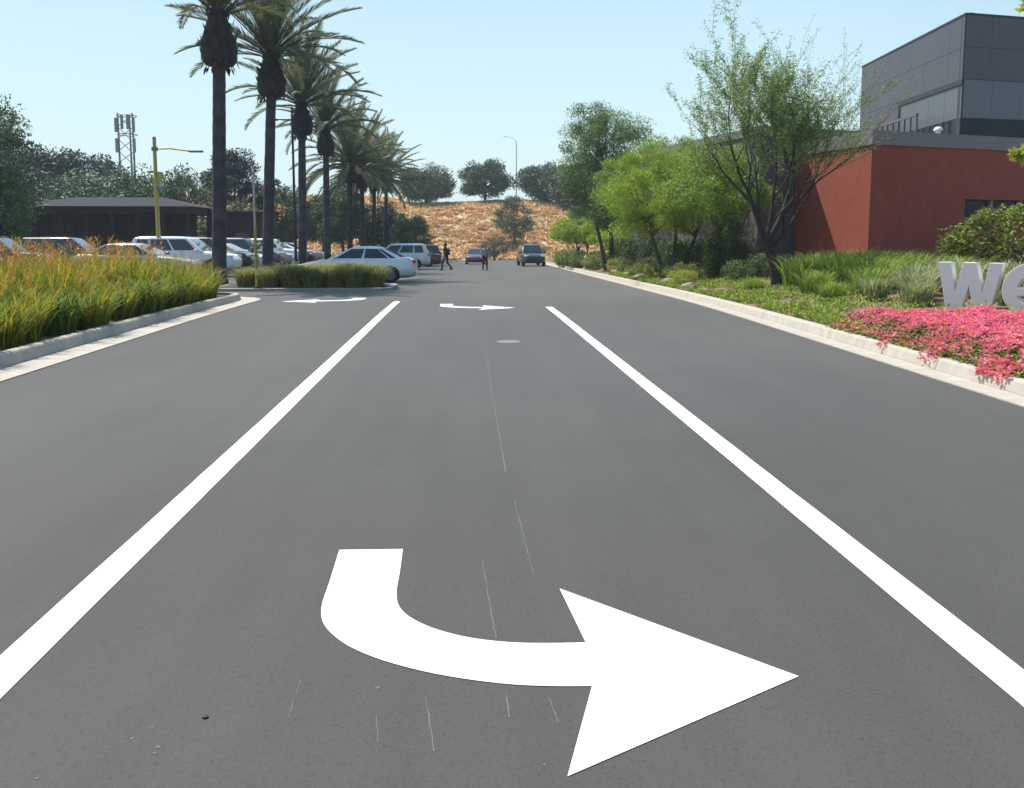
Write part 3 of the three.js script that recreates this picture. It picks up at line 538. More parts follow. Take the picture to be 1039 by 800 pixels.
{ // dark pavilion with low hipped roof
  const t = thing('pavilion', 'long dark brown pavilion with low grey roof behind the parked cars', 'building', [-23.5, G(-23.5, 55), -56]);
  M.brown = mat([.035, .026, .026], .85); M.roofing = mat([.03, .03, .033], 1, { map: softMap });
  const hip = (w, d, h, inset) => { const b = new MB(), c = [1, 1, 1]; const p = [[-w, 0, d], [w, 0, d], [w, 0, -d], [-w, 0, -d], [-w + inset, h, 0], [w - inset, h, 0]].map(q => b.vert(...q, c)); b.quad(p[0], p[1], p[5], p[4]); b.quad(p[2], p[3], p[4], p[5]); b.tri(p[1], p[2], p[5]); b.tri(p[3], p[0], p[4]); b.quad(p[3], p[2], p[1], p[0]); const g = b.geo().toNonIndexed(); g.computeVertexNormals(); g.setAttribute('uv', new THREE.Float32BufferAttribute(new Float32Array(g.attributes.position.count * 2), 2)); return g; };
  mesh('roof', hip(6.1, 3.6, .75, 3.2).translate(-.2, 3.85, 0), M.roofing, t);
  mesh('fascia', new THREE.BoxGeometry(11.9, .42, 6.9).translate(-.2, 3.62, 0), M.brown, t);
  for (let k = 0; k < 8; k++) mesh('post', new THREE.BoxGeometry(.22, 3.42, .22).translate(-5.8 + k * 1.6, 1.7, 3.2), M.brown, t);
  for (let k = 0; k < 7; k++) mesh('wall_panel', new THREE.BoxGeometry(1.56, 3.38, .12).translate(-5.0 + k * 1.6, 1.69, 1.4 + (k % 2) * .02), k % 3 === 1 ? mat([.07, .03, .03], .8) : M.brown, t);
  const w = thing('flat_roofed_shed', 'dark flat-roofed shed right of the pavilion, left of the nearest palm', 'building', [-16.1, G(-16.1, 58), -58]);
  mesh('wall', new THREE.BoxGeometry(3.6, 3.4, 4).translate(0, 1.7, 0), M.brown, w); mesh('roof', new THREE.BoxGeometry(4.4, .25, 4.8).translate(0, 3.53, 0), M.roofing, w);
  mesh('pilaster', new THREE.BoxGeometry(.4, 3.2, .1).translate(-1.2, 1.6, 2.06), mat([.03, .07, .08], .6), w); mesh('door', new THREE.BoxGeometry(.95, 2.2, .06).translate(.6, 1.1, 2.035), mat([.10, .07, .07], .6), w);
}
// ---------------------------------------------------------------- cars
const tyreM = mat([.018, .018, .018], .9), rimM = mat([.22, .22, .23], .35, { metalness: .8 }), darkTrim = mat([.02, .02, .022], .6), lampM = mat([.75, .76, .78], .15), tailM = mat([.30, .012, .012], .25), plateM = mat([.6, .6, .58], .5);
const carGlass = new THREE.MeshPhysicalMaterial({ color: RGB(.018, .022, .026), roughness: .04, clearcoat: 1, clearcoatRoughness: .03 });
const carDefs = {
  sedan: { L: 4.8, W: .91, rw: .325, wx: [1.42, -1.38], gh: { bx0: -1.98, bx1: 1.12, rx0: -1.02, rx1: .14, bw: .80, rw: .60, by: .95, ry: 1.43 },
    st: [[-2.40, .62, .36, .70], [-2.34, .80, .28, .90], [-2.1, .88, .22, 1.02], [-1.6, .905, .2, 1.03], [-.8, .91, .19, .99], [.3, .91, .19, .965], [1.0, .905, .19, .955], [1.6, .90, .2, .89], [2.05, .86, .22, .80], [2.32, .74, .26, .68], [2.40, .55, .34, .56]], head: [2.16, .69], tail: [-2.33, .86] },
  suv: { L: 4.75, W: .94, rw: .36, wx: [1.45, -1.38], gh: { bx0: -2.26, bx1: 1.08, rx0: -1.98, rx1: .32, bw: .86, rw: .70, by: 1.08, ry: 1.72 },
    st: [[-2.37, .70, .45, .95], [-2.33, .86, .36, 1.08], [-2.1, .93, .3, 1.13], [-1.4, .945, .27, 1.12], [-.4, .945, .26, 1.10], [.5, .945, .26, 1.10], [1.1, .935, .26, 1.09], [1.7, .92, .28, 1.03], [2.1, .88, .3, .95], [2.31, .78, .36, .80], [2.37, .62, .42, .66]], head: [2.17, .86], tail: [-2.31, 1.0] },
};
const ev = new Evaluator(); ev.attributes = ['position', 'normal']; ev.useGroups = false;
function ringMesh(rings) { const b = new MB(), n = rings[0].length; for (const R of rings) for (const p of R) b.vert(p[0], p[1], p[2], [1, 1, 1]); for (let k = 0; k + 1 < rings.length; k++) for (let s = 0; s < n; s++) { const a = k * n + s, c = k * n + (s + 1) % n; b.quad(a, c, c + n, a + n); } for (let s = 1; s + 1 < n; s++) { b.tri(0, s + 1, s); const o = (rings.length - 1) * n; b.tri(o, o + s, o + s + 1); } return b.geo(); }
function slab(P, off, th) { const n = v3().crossVectors(v3().subVectors(P[1], P[0]), v3().subVectors(P[3], P[0])).normalize(), b = new MB(), c = [1, 1, 1]; for (const k of [off - th, off]) for (const p of P) b.vert(p.x + n.x * k, p.y + n.y * k, p.z + n.z * k, c); b.quad(4, 5, 6, 7); b.quad(3, 2, 1, 0); for (let s = 0; s < 4; s++) { const t = (s + 1) % 4; b.quad(s, t, t + 4, s + 4); } const g = b.geo().toNonIndexed(); g.computeVertexNormals(); return g; }
function carGeos(D) {
  const rings = D.st.map(([x, w, yb, yt]) => { const h = yt - yb, hs = [[.80, 0], [.965, h * .16], [1, h * .45], [.985, h * .72], [.93, h * .93], [.80, h]], R = [[x, yb, 0]]; for (const [a, y] of hs) R.push([x, yb + y, a * w]); R.push([x, yt + .015, 0]); for (const [a, y] of hs.slice().reverse()) R.push([x, yb + y, -a * w]); return R; });
  let body = new Brush(ringMesh(rings)); body.geometry.deleteAttribute('color'); body.updateMatrixWorld();
  for (const wx of D.wx) for (const s of [-1, 1]) { const c = new Brush(new THREE.CylinderGeometry(D.rw + .055, D.rw + .055, .34, 28).rotateX(Math.PI / 2).translate(wx, D.rw, s * (D.W - .08))); c.geometry.deleteAttribute('uv'); c.updateMatrixWorld(); body = ev.evaluate(body, c, SUBTRACTION); body.updateMatrixWorld(); }
  const g = D.gh, ring = (x0, x1, w, y, c) => [[x1, y, w - c], [x1, y, -w + c], [x1 - c, y, -w], [x0 + c, y, -w], [x0, y, -w + c], [x0, y, w - c], [x0 + c, y, w], [x1 - c, y, w]];
  const roof = ringMesh([ring(g.bx0, g.bx1, g.bw, g.by - .06, .05), ring(g.bx0, g.bx1, g.bw, g.by, .05), ring(lerp(g.bx0, g.rx0, .93), lerp(g.bx1, g.rx1, .93), lerp(g.bw, g.rw, .93), lerp(g.by, g.ry, .93), .05), ring(g.rx0 + .03, g.rx1 - .06, g.rw - .06, g.ry, .06), ring(g.rx0 + .14, g.rx1 - .2, g.rw - .16, g.ry + .03, .08), ring(g.rx0 + .4, g.rx1 - .45, g.rw - .35, g.ry + .05, .08)].map(r => r.slice().reverse()));
  const S = (u, v, sd) => v3(lerp(lerp(g.bx0, g.bx1, u), lerp(g.rx0, g.rx1, u), v), lerp(g.by, g.ry, v), sd * lerp(g.bw, g.rw, v));
  const F = (u, v, fr) => v3(fr ? lerp(g.bx1, g.rx1, v) : lerp(g.bx0, g.rx0, v), lerp(g.by, g.ry, v), lerp(-1, 1, u) * lerp(g.bw, g.rw, v));
  const win = []; const cut = D === carDefs.suv ? [[.08, .28], [.31, .60], [.63, .93]] : [[.10, .17], [.20, .53], [.565, .92]];
  for (const [a, c] of cut) { win.push(['side_window', slab([S(a, .1, 1), S(c, .1, 1), S(c, .86, 1), S(a, .86, 1)], .012, .016)]); win.push(['side_window', slab([S(c, .1, -1), S(a, .1, -1), S(a, .86, -1), S(c, .86, -1)], .012, .016)]); }
  win.push(['windscreen', slab([F(.93, .06, true), F(.07, .06, true), F(.09, .88, true), F(.91, .88, true)], .012, .016)]); win.push(['rear_window', slab([F(.08, .12, false), F(.92, .12, false), F(.90, .86, false), F(.10, .86, false)], .012, .016)]);
  return { body: body.geometry, roof, win };
}
for (const k in carDefs) carDefs[k].geos = carGeos(carDefs[k]);
const tyreG = {}, rimG = {};
for (const k in carDefs) { const R = carDefs[k].rw; tyreG[k] = new THREE.LatheGeometry([[R * .62, -.10], [R * .9, -.11], [R * .985, -.085], [R, -.05], [R, .05], [R * .985, .085], [R * .9, .11], [R * .62, .10]].map(p => new THREE.Vector2(...p)), 26).rotateX(Math.PI / 2);
  const parts = [new THREE.CylinderGeometry(R * .63, R * .63, .13, 24).rotateX(Math.PI / 2)]; for (let s = 0; s < 5; s++) parts.push(new THREE.BoxGeometry(R * 1.1, R * .16, .17).translate(R * .02, 0, 0).rotateZ(s * Math.PI * 2 / 5)); rimG[k] = mergeGeometries(parts); }
function car(kind, label, paintMat, x, d, turn) {
  const D = carDefs[kind], t = thing(kind === 'suv' ? 'parked_suv' : 'parked_sedan', label, 'car', [x, G(x, d), -d], turn, 'cars in the parking lot');
  mesh('body', D.geos.body, paintMat, t); mesh('cabin', D.geos.roof, paintMat, t);
  for (const [n, g] of D.geos.win) mesh(n, g, carGlass, t);
  for (const wx of D.wx) for (const s of [-1, 1]) { const w = new THREE.Group(); w.name = 'wheel'; w.position.set(wx, D.rw, s * (D.W - .115)); t.add(w); mesh('tyre', tyreG[kind], tyreM, w); mesh('rim', rimG[kind], rimM, w); }
  for (const s of [-1, 1]) {
    mesh('headlight', new RoundedBoxGeometry(.26, .13, .32, 2, .04).rotateY(s * .35).translate(D.head[0], D.head[1], s * D.W * .68), lampM, t);
    mesh('tail_light', new RoundedBoxGeometry(.12, kind === 'suv' ? .22 : .14, .34, 2, .04).rotateY(-s * .3).translate(D.tail[0] + .03, D.tail[1], s * D.W * .72), tailM, t);
    mesh('mirror', new RoundedBoxGeometry(.14, .13, .22, 2, .04).translate(D.gh.bx1 - .28, D.gh.by + .06, s * (D.W + .06)), paintMat, t);
    mesh('door_handle', new THREE.BoxGeometry(.16, .03, .03).translate(-.55, D.gh.by - .16, s * (D.W * .985)), paintMat, t);
  }
  mesh('grille', new RoundedBoxGeometry(.06, .16, .9, 2, .02).translate(D.L / 2 - .04, .5, 0), darkTrim, t); mesh('licence_plate', new THREE.BoxGeometry(.02, .15, .4).translate(-D.L / 2 - .002, .62, 0), plateM, t);
  mesh('bumper_strip', new RoundedBoxGeometry(.08, .14, 1.2, 2, .03).translate(-D.L / 2 + .05, .42, 0), darkTrim, t);
  return t;
}
const paint = (c, m = .0) => new THREE.MeshPhysicalMaterial({ color: RGB(...c), roughness: .38, metalness: m, clearcoat: 1, clearcoatRoughness: .06 });
const pWhite = paint([.88, .87, .85]), pSilver = paint([.50, .51, .53], .3), pTan = paint([.45, .40, .34], .2), pBlack = paint([.012, .013, .017]), pNavy = paint([.018, .03, .045]), pMaroon = paint([.06, .018, .022]), pGrey = paint([.12, .125, .14], .2);
car('sedan', 'white sedan parked nose-left with its rear past the low tuft row', pWhite, -4.3, 32.2, Math.PI);
car('suv', 'white SUV parked nose-left behind the white sedan', pWhite, -4.65, 54.2, Math.PI);
car('sedan', 'dark maroon sedan parked just beyond the white SUV', pMaroon, -4.1, 61.5, Math.PI);
car('suv', 'black SUV parked beyond the dark maroon sedan', pBlack, -4.2, 67.5, Math.PI);
car('sedan', 'tan sedan half hidden behind the tall grass, left of the yellow lamp post', pTan, -13.6, 33.6, 0);
car('suv', 'white SUV parked nose-right behind the tall grass and nearest palm', pWhite, -12.7, 36.6, 0);
car('suv', 'black SUV parked right of the nearest palm trunk', pBlack, -12.75, 39.8, 0);
car('sedan', 'white sedan parked between the first and second palm trunks', pWhite, -12.8, 43.0, 0);
car('suv', 'grey SUV parked behind the second palm trunk', pGrey, -12.8, 46.2, 0);
car('sedan', 'silver sedan parked between the second and third palm trunks', pSilver, -12.9, 49.6, 0);
car('suv', 'white SUV parked behind the third palm trunk', pWhite, -12.9, 53.0, 0);
car('sedan', 'black sedan parked in the left row just beyond the third palm', pBlack, -12.9, 56.4, 0);
car('sedan', 'silver sedan parked farthest back in the left row', pSilver, -12.9, 60.0, 0);
car('suv', 'dark navy SUV at the far left edge above the grass', pNavy, -21.6, 37.5, .12);
car('suv', 'black SUV parked behind the navy one at the left edge', pBlack, -20.2, 41.5, .1);
car('sedan', 'dark sedan driving toward the camera at the far end of the road', pMaroon, 1.1, 73, -Math.PI / 2);
car('suv', 'black SUV facing the camera by the right kerb far away', pBlack, 5.5, 63.5, -Math.PI / 2 + .06);
// ---------------------------------------------------------------- people
function person(label, x, d, turn, pose, cloth) {
  const caps = [], add2 = (a, b, ra, rb, c) => caps.push([a, b, ra, rb, c]), J = pose;
  const skin = [.42, .26, .18], hair = [.02, .016, .014], shoe = [.02, .02, .02], { top, legs } = cloth;
  add2(J.pelvis, J.chest, .135, .155, top); add2(J.chest, J.neck, .13, .06, top); add2([J.pelvis[0], J.pelvis[1] - .04, J.pelvis[2] - .06], [J.pelvis[0], J.pelvis[1] - .04, J.pelvis[2] + .06], .125, .125, legs);
  add2(J.neck, J.head, .055, .055, skin); add2([J.head[0], J.head[1] + .08, J.head[2]], [J.head[0] + .015, J.head[1] - .03, J.head[2]], .095, .075, skin);
  add2([J.head[0] - .025, J.head[1] + .115, J.head[2]], [J.head[0] - .05, J.head[1] + .05, J.head[2]], .092, .08, hair);
  add2([J.head[0] + .085, J.head[1] + .035, J.head[2]], [J.head[0] + .1, J.head[1] + .01, J.head[2]], .014, .016, skin);
  for (const s of [-1, 1]) {
    const q = s < 0 ? 'L' : 'R', h = [J.pelvis[0], J.pelvis[1] - .05, J.pelvis[2] + s * .09], sh = [J.chest[0], J.chest[1] + .10, J.chest[2] + s * .17];
    add2(h, J['knee' + q], .095, .062, legs); add2(J['knee' + q], J['ankle' + q], .06, .045, legs); const a = J['ankle' + q]; add2([a[0] - .03, a[1] - .035, a[2]], [a[0] + .15, a[1] - .045, a[2]], .045, .035, shoe);
    add2(sh, J['elbow' + q], .06, .045, top); add2(J['elbow' + q], J['wrist' + q], .043, .03, cloth.sleeve || skin); add2([J.head[0], J.head[1] + .03, J.head[2] + s * .088], [J.head[0] - .01, J.head[1] + .06, J.head[2] + s * .09], .016, .02, skin);
  }
  const fcaps = []; for (const q of ['L', 'R']) { const w = J['wrist' + q], s = q === 'L' ? -1 : 1, set = []; set.push([w, [w[0] + .01, w[1] - .085, w[2]], .026, .034, skin]); for (let k = 0; k < 4; k++) { const bx = w[0] - .03 + k * .02 + .012, L = [.055, .072, .078, .066][k]; set.push([[bx, w[1] - .09, w[2]], [bx + .004, w[1] - .09 - L * .55, w[2] - s * .008], .0095, .009, skin]); set.push([[bx + .004, w[1] - .09 - L * .55, w[2] - s * .008], [bx + .002, w[1] - .09 - L, w[2] - s * .026], .009, .008, skin]); } set.push([[w[0] + .03, w[1] - .035, w[2]], [w[0] + .062, w[1] - .075, w[2] - s * .012], .012, .0105, skin]); set.push([[w[0] + .062, w[1] - .075, w[2] - s * .012], [w[0] + .066, w[1] - .112, w[2] - s * .02], .0105, .009, skin]); fcaps.push(set); }
  const dist = (p, c) => { const [a, b, ra, rb] = c, bx = b[0] - a[0], by = b[1] - a[1], bz = b[2] - a[2], px = p[0] - a[0], py = p[1] - a[1], pz = p[2] - a[2], t = clamp((px * bx + py * by + pz * bz) / (bx * bx + by * by + bz * bz + 1e-9), 0, 1); return Math.hypot(px - bx * t, py - by * t, pz - bz * t) - lerp(ra, rb, t); };
  const polyg = (cs, ctr, half, res, k) => {
    const mc = new MarchingCubes(res, new THREE.MeshBasicMaterial(), false, false, 60000); mc.isolation = 0; const hs = res / 2;
    for (let z = 0; z < res; z++) for (let y = 0; y < res; y++) for (let xx = 0; xx < res; xx++) { const p = [ctr[0] + (xx - hs) / hs * half, ctr[1] + (y - hs) / hs * half, ctr[2] + (z - hs) / hs * half]; let s = 0; for (const c of cs) { const q = dist(p, c); if (q < .25) s += Math.exp(-k * q); } mc.field[xx + y * res + z * res * res] = s > 0 ? Math.log(s) / k : -.25; }
    mc.update(); const n = mc.count, P = new Float32Array(n * 3), N = new Float32Array(n * 3), C = new Float32Array(n * 3);
    for (let i = 0; i < n; i++) { const p = [0, 1, 2].map(q => ctr[q] + mc.positionArray[i * 3 + q] * half); P.set(p, i * 3); N.set([mc.normalArray[i * 3], mc.normalArray[i * 3 + 1], mc.normalArray[i * 3 + 2]], i * 3); let best = 9, bc; for (const c of cs) { const q = dist(p, c); if (q < best) { best = q; bc = c[4]; } } C.set(bc, i * 3); }
    const g = new THREE.BufferGeometry(); g.setAttribute('position', new THREE.BufferAttribute(P, 3)); g.setAttribute('color', new THREE.BufferAttribute(C, 3)); g.setAttribute('normal', new THREE.BufferAttribute(N, 3)); g.computeVertexNormals(); return g;
  };
  const geos = [polyg(caps, [0, .86, 0], .98, 104, 45)]; for (const s of fcaps) { const w = s[0][0]; geos.push(polyg(s, [w[0] + .01, w[1] - .08, w[2]], .13, 44, 160)); }
  const t = thing('person', label, 'person', [x, G(x, d), -d], turn); mesh('body', mergeGeometries(geos), M.vc, t);
  if (cloth.bag) { mesh('bag', new RoundedBoxGeometry(.15, .42, .3, 4, .06).translate(J.chest[0] - .2, J.chest[1] - .08, J.chest[2]), mat([.02, .02, .025], .8), t); }
  return t;
}
person('person in dark clothes striding across the far road with a dark backpack', -1.12, 50.3, Math.PI - .5, { pelvis: [0, .93, 0], chest: [.03, 1.27, 0], neck: [.04, 1.46, 0], head: [.06, 1.58, 0], kneeL: [.2, .52, -.1], ankleL: [.24, .085, -.1], kneeR: [-.05, .5, .1], ankleR: [-.36, .14, .1], elbowL: [-.12, 1.12, -.25], wristL: [-.1, .9, -.26], elbowR: [.12, 1.12, .25], wristR: [.28, .96, .24] }, { top: [.02, .025, .028], legs: [.015, .017, .022], sleeve: [.02, .025, .028], bag: true });
person('person in grey shirt and black trousers standing on the far road', 1.38, 50.1, -Math.PI / 2 + .3, { pelvis: [0, .93, 0], chest: [.01, 1.26, 0], neck: [.01, 1.45, 0], head: [.03, 1.57, 0], kneeL: [.03, .5, -.12], ankleL: [0, .085, -.14], kneeR: [.02, .5, .12], ankleR: [.05, .085, .15], elbowL: [-.03, 1.08, -.27], wristL: [.06, .86, -.28], elbowR: [-.02, 1.08, .26], wristR: [.12, .88, .25] }, { top: [.32, .32, .33], legs: [.02, .022, .03] });

// ---------------------------------------------------------------- sparse tree by the right kerb
{
  const r = rngOf(61), wood = new MB(), lf = new MB(), X = 8.55, D = 20.9;
  const t = thing('sparse_tree', 'multi-stemmed dark-barked tree with thin feathery crown in front of the grey building', 'tree', [X, RB(X, D) - .03, -D]);
  const wc = [.042, .034, .030];
  const leafAt = (p, dens) => { const n = Math.floor(dens + r()); for (let k = 0; k < n; k++) { const dir = randDir(r); dir.y = dir.y * .5 - .1; dir.normalize(); const nr = randDir(r); nr.y += .8; nr.addScaledVector(dir, -nr.dot(dir)).normalize(); lf.leaf(p.clone().addScaledVector(randDir(r), .13 * r()), dir, nr, .055 + .05 * r(), .016 + .013 * r(), vary(r, r() < .35 ? [.38, .48, .15] : [.22, .32, .11], .3)); } };
  const grow = (p, dir, len, rad, lev) => {
    const n = 5, pts = [p.clone()], rr = [rad], d = dir.clone(); let q = p.clone();
    for (let k = 1; k <= n; k++) { d.addScaledVector(randDir(r), lev > 2 ? .17 : .11).add(v3(0, .045, 0)).normalize(); q = q.clone().addScaledVector(d, len / n); pts.push(q); rr.push(Math.max(.0035, rad * (1 - .42 * k / n))); }
    wood.tube(pts, rr, lev > 3 ? 3 : lev > 1 ? 5 : 8, vary(r, wc, .25), false);
    if (lev >= 4) for (const s of pts.slice(1)) { const side = s.x < .3 ? 1 : s.x < 1.1 ? .55 : .22; const low = s.y < 2.7 ? .4 : 1; leafAt(s, 11 * side * low); }
    if (lev >= 6 || len < .16) return;
    const kids = lev < 5 ? 3 : 2;
    for (let k = 0; k < kids; k++) {
      const f = k === 0 ? n : 2 + Math.floor(r() * (n - 1)), sp = pts[Math.min(n, f)], az = r() * 6.2832, nd = d.clone().addScaledVector(v3(Math.cos(az), .15, Math.sin(az)), k === 0 ? .3 : .55 + .4 * r()).normalize();
      grow(sp, nd, len * (k === 0 ? .84 : .76) * (.88 + .3 * r()), rr[Math.min(n, f)] * (k === 0 ? .86 : .62), lev + 1);
    }
  };
  const fork = v3(-.36, 1.2, 0);
  wood.tube([v3(.1, -.1, 0), v3(.06, .15, 0), v3(-.02, .5, .02), v3(-.16, .9, 0), fork], [.21, .17, .145, .135, .125], 10, () => vary(r, wc, .3));
  grow(fork, v3(-.22, 1, .05).normalize(), 1.45, .085, 1); grow(fork.clone().add(v3(.1, -.12, 0)), v3(.42, 1, -.12).normalize(), 1.5, .088, 1); grow(fork.clone().add(v3(.05, -.05, .03)), v3(.12, 1, .32).normalize(), 1.4, .068, 1); grow(v3(-.2, .94, 0), v3(.75, .95, .1).normalize(), 1.45, .062, 1);
  grow(fork.clone().add(v3(-.1, .8, 0)), v3(-.85, .75, .05).normalize(), 1.2, .055, 2);
  mesh('trunk', wood.geo(), M.bark, t); mesh('crown', lf.geo(), M.leaf, t);
}
// ---------------------------------------------------------------- other trees, right side
tree('leafy_tree', 'tall loose green tree, the one farthest left on the right side', 'tree', [8.1, RB(8.1, 42), -42], 71, { center: [-.55, 5.6, 0], rad: [2.25, 3.5, 2.2], inner: .2, clumps: 130, clumpSize: .6, leaves: 46000, leaf: [.15, .04], color: [.15, .24, .10], alt: [.26, .36, .12], trunks: [[.1, 0, -.3, 3.6, 0, .15], [-.35, .1, -1.1, 3.2, .2, .12]], limbs: 40, droop: -.25, flat: 1.05 });
tree('leafy_tree', 'bright yellow-green tree with several dark stems in the middle of the right bed', 'tree', [7.9, RB(7.9, 29.5), -29.5], 72, { center: [-.15, 3.15, 0], rad: [2.7, 1.75, 2.1], inner: .25, clumps: 130, clumpSize: .45, leaves: 44000, leaf: [.15, .024], color: [.29, .42, .055], alt: [.44, .53, .07], altShare: .4, trunks: [[-.2, 0, -.9, 2.2, 0, .09], [.15, .1, .2, 2.4, .2, .10], [.5, -.1, 1.2, 2.2, 0, .09]], limbs: 40, droop: .35, flat: .85, wob: .8 });
tree('leafy_tree', 'dark green tree behind the yellow-green one on the right', 'tree', [8.6, RB(8.6, 36), -36], 73, { center: [.3, 3.7, 0], rad: [2.7, 2.3, 2.2], inner: .2, clumps: 100, clumpSize: .6, leaves: 32000, leaf: [.13, .04], color: [.21, .32, .06], alt: [.32, .43, .08], trunks: [[0, 0, -.5, 2.6, 0, .12], [.3, .1, .7, 2.4, .2, .1]], limbs: 36, flat: .75 });
tree('leafy_tree', 'mid green tree close behind the sparse tree', 'tree', [8.9, RB(8.9, 26.2), -26.2], 74, { center: [-.35, 2.9, 0], rad: [1.7, 1.35, 1.4], inner: .2, clumps: 75, clumpSize: .45, leaves: 22000, leaf: [.11, .035], color: [.24, .35, .06], alt: [.38, .47, .08], trunks: [[0, 0, -.3, 2.0, 0, .085], [.25, .1, .5, 2.0, .1, .07]], limbs: 26, flat: .7 });
tree('lime_shrub', 'round lime-green shrub tree at the far end of the right bed', 'tree', [7.9, RB(7.9, 52), -52], 75, { center: [-.2, 2.25, 0], rad: [1.9, 1.05, 1.6], inner: .3, clumps: 70, clumpSize: .42, leaves: 14000, leaf: [.13, .05], color: [.34, .46, .05], alt: [.46, .54, .08], trunks: [[0, 0, -.3, 1.4, 0, .07], [.2, 0, .5, 1.4, 0, .06]], limbs: 20, flat: .6 });
tree('lime_shrub', 'small lime-green shrub seen between the dark trunks on the right', 'tree', [9.2, RB(9.2, 46), -46], 76, { center: [0, 1.6, 0], rad: [1.5, 1.0, 1.3], inner: .3, clumps: 40, clumpSize: .4, leaves: 8000, leaf: [.12, .05], color: [.33, .43, .06], trunks: [[0, 0, 0, .9, 0, .06]], limbs: 12, flat: .8 });
tree('dome_shrub', 'grey-green domed shrub rising above the pale garden wall', 'shrub', [11.4, RB(11.4, 35) + .1, -35], 77, { center: [0, 2.1, 0], rad: [1.5, 1.5, 1.4], inner: .55, clumps: 60, clumpSize: .42, leaves: 12000, leaf: [.1, .045], color: [.22, .24, .18], trunks: [[0, 0, 0, 1.4, 0, .08]], limbs: 12, flat: 1 });
for (const [x, d, h, lab] of [[8.05, 24.6, 1.75, 'left of the two narrow columnar shrubs before the pale wall'], [8.75, 24.4, 1.9, 'right of the two narrow columnar shrubs before the pale wall']])
  tree('columnar_shrub', lab, 'shrub', [x, RB(x, d), -d], 78 + h * 10 | 0, { center: [0, h * .52, 0], rad: [.27, h * .5, .27], inner: .5, clumps: 60, clumpSize: .17, leaves: 5500, leaf: [.06, .022], color: [.05, .085, .022], alt: [.14, .17, .03], altShare: .12, trunks: [[0, 0, 0, h * .6, 0, .035]], limbs: 14, flat: 1, clumpFlat: 1.2 }, 'pair of narrow columnar shrubs');
tree('overhanging_tree', 'yellow-green tree at the right edge, only leaf sprays in view', 'tree', [9.6, RB(9.6, 9.6), -9.6], 90, { extra: [[-2.50, 4.0, 0, .12], [-2.42, 3.84, .05, .09], [-2.52, 2.16, .0, .075]], center: [.75, 3.5, 0], rad: [1.9, 1.5, 1.6], inner: .55, clumps: 60, clumpSize: .36, leaves: 8000, leaf: [.11, .05], color: [.34, .40, .07], alt: [.48, .46, .08], trunks: [[.1, 0, 0, 2.6, 0, .09]], limbs: 26, flat: .9 });
// large-leaved hedge shrub in front of the red wall
tree('hedge_shrub', 'dark broad-leaved hedge with sunlit yellow-green top above the letter sign', 'shrub', [14.3, RB(14.3, 19.6), -19.6], 91, { center: [.5, 1.05, 0], rad: [2.3, .85, .8], inner: .6, clumps: 90, clumpSize: .34, leaves: 8000, leaf: [.13, .06], color: [.14, .20, .035], alt: [.40, .40, .06], trunks: [[-.9, 0, -.9, .7, 0, .04], [.4, 0, .4, .7, 0, .04], [1.6, 0, 1.6, .7, 0, .04]], limbs: 20, flat: 1 });
// ---------------------------------------------------------------- far trees
const farTree = (label, x, d, y, w, h, seed, o = {}) => tree('broad_tree', label, 'tree', [x, y, -d], seed, { center: [0, h * .58, 0], rad: [w / 2, h * .42, w / 2], inner: .3, clumps: o.clumps || 85, clumpSize: w * .15, leaves: o.leaves || 20000, leaf: o.leaf || [w * .042, w * .022], color: o.color || [.085, .13, .07], alt: o.alt || [.13, .19, .09], trunks: [[0, 0, 0, h * .45, 0, w * .035]], limbs: 16, far: true, flat: .95 }, 'trees in the background');
const HY = (x, d) => G(x, d) - .1 + hillH(x, d);
farTree('dark round tree on the hill, just right of the palm cluster', -6.2, 133, HY(-6.2, 133), 8.6, 6.2, 101);
farTree('dark round tree on the hilltop left of the far grey lamp', 3.8, 134, HY(3.8, 134), 7.9, 6.8, 102);
farTree('dark tree on the hilltop right of the far grey lamp', 15, 134, HY(15, 134), 10, 6.4, 103);
farTree('small dark tree standing on the dry slope above the road end', 7.2, 110, HY(7.2, 110), 5.2, 6.9, 104, { leaves: 9000 });
farTree('large green tree at the left edge of the picture', -27.6, 46, G(-27, 46), 6.6, 9.4, 105, { leaves: 30000, clumps: 110, leaf: [.2, .09], color: [.11, .175, .075], alt: [.19, .28, .10] });
farTree('green tree just right of the left edge tree', -25.6, 45, G(-25.6, 45), 3.2, 5.6, 106, { leaves: 14000, leaf: [.17, .08], color: [.13, .19, .06], alt: [.22, .29, .09] });
farTree('wide grey-green tree behind the pavilion, under the tower', -34.5, 76, G(-34, 76), 8.6, 7.6, 107, { leaves: 14000, color: [.14, .185, .10], alt: [.20, .25, .14] });
farTree('dark tall tree behind the left end of the pavilion', -49, 92, G(-49, 92), 11, 12.2, 108, { color: [.085, .125, .08], alt: [.13, .18, .11] });
farTree('dark tree behind the pavilion left of the tower', -43, 94, G(-43, 94), 9, 11.2, 109, { color: [.085, .125, .08], alt: [.13, .18, .11] });
farTree('green tree behind the pavilion right of the tower', -29.5, 74, G(-29, 74), 7.2, 7.4, 110, { leaves: 12000, color: [.13, .18, .09], alt: [.20, .26, .12] });
farTree('green tree between the yellow lamp post and nearest palm', -25.3, 72, G(-25, 72), 6.2, 7.8, 111, { leaves: 12000, color: [.13, .18, .08], alt: [.21, .27, .11] });
farTree('tall dark tree just right of the nearest palm trunk', -22.6, 79, G(-22, 79), 5.4, 10.3, 112, { leaves: 30000, color: [.035, .05, .04], alt: [.05, .07, .05] });
farTree('low olive tree below the dark tree, left of the second palm', -19.5, 66, G(-19, 66), 5.6, 4.8, 113, { color: [.22, .22, .11], alt: [.30, .29, .17] });
farTree('green tree between the second and third palms', -20.5, 90, G(-20, 90), 6.4, 8.2, 114, { color: [.12, .165, .08], alt: [.18, .24, .1] });
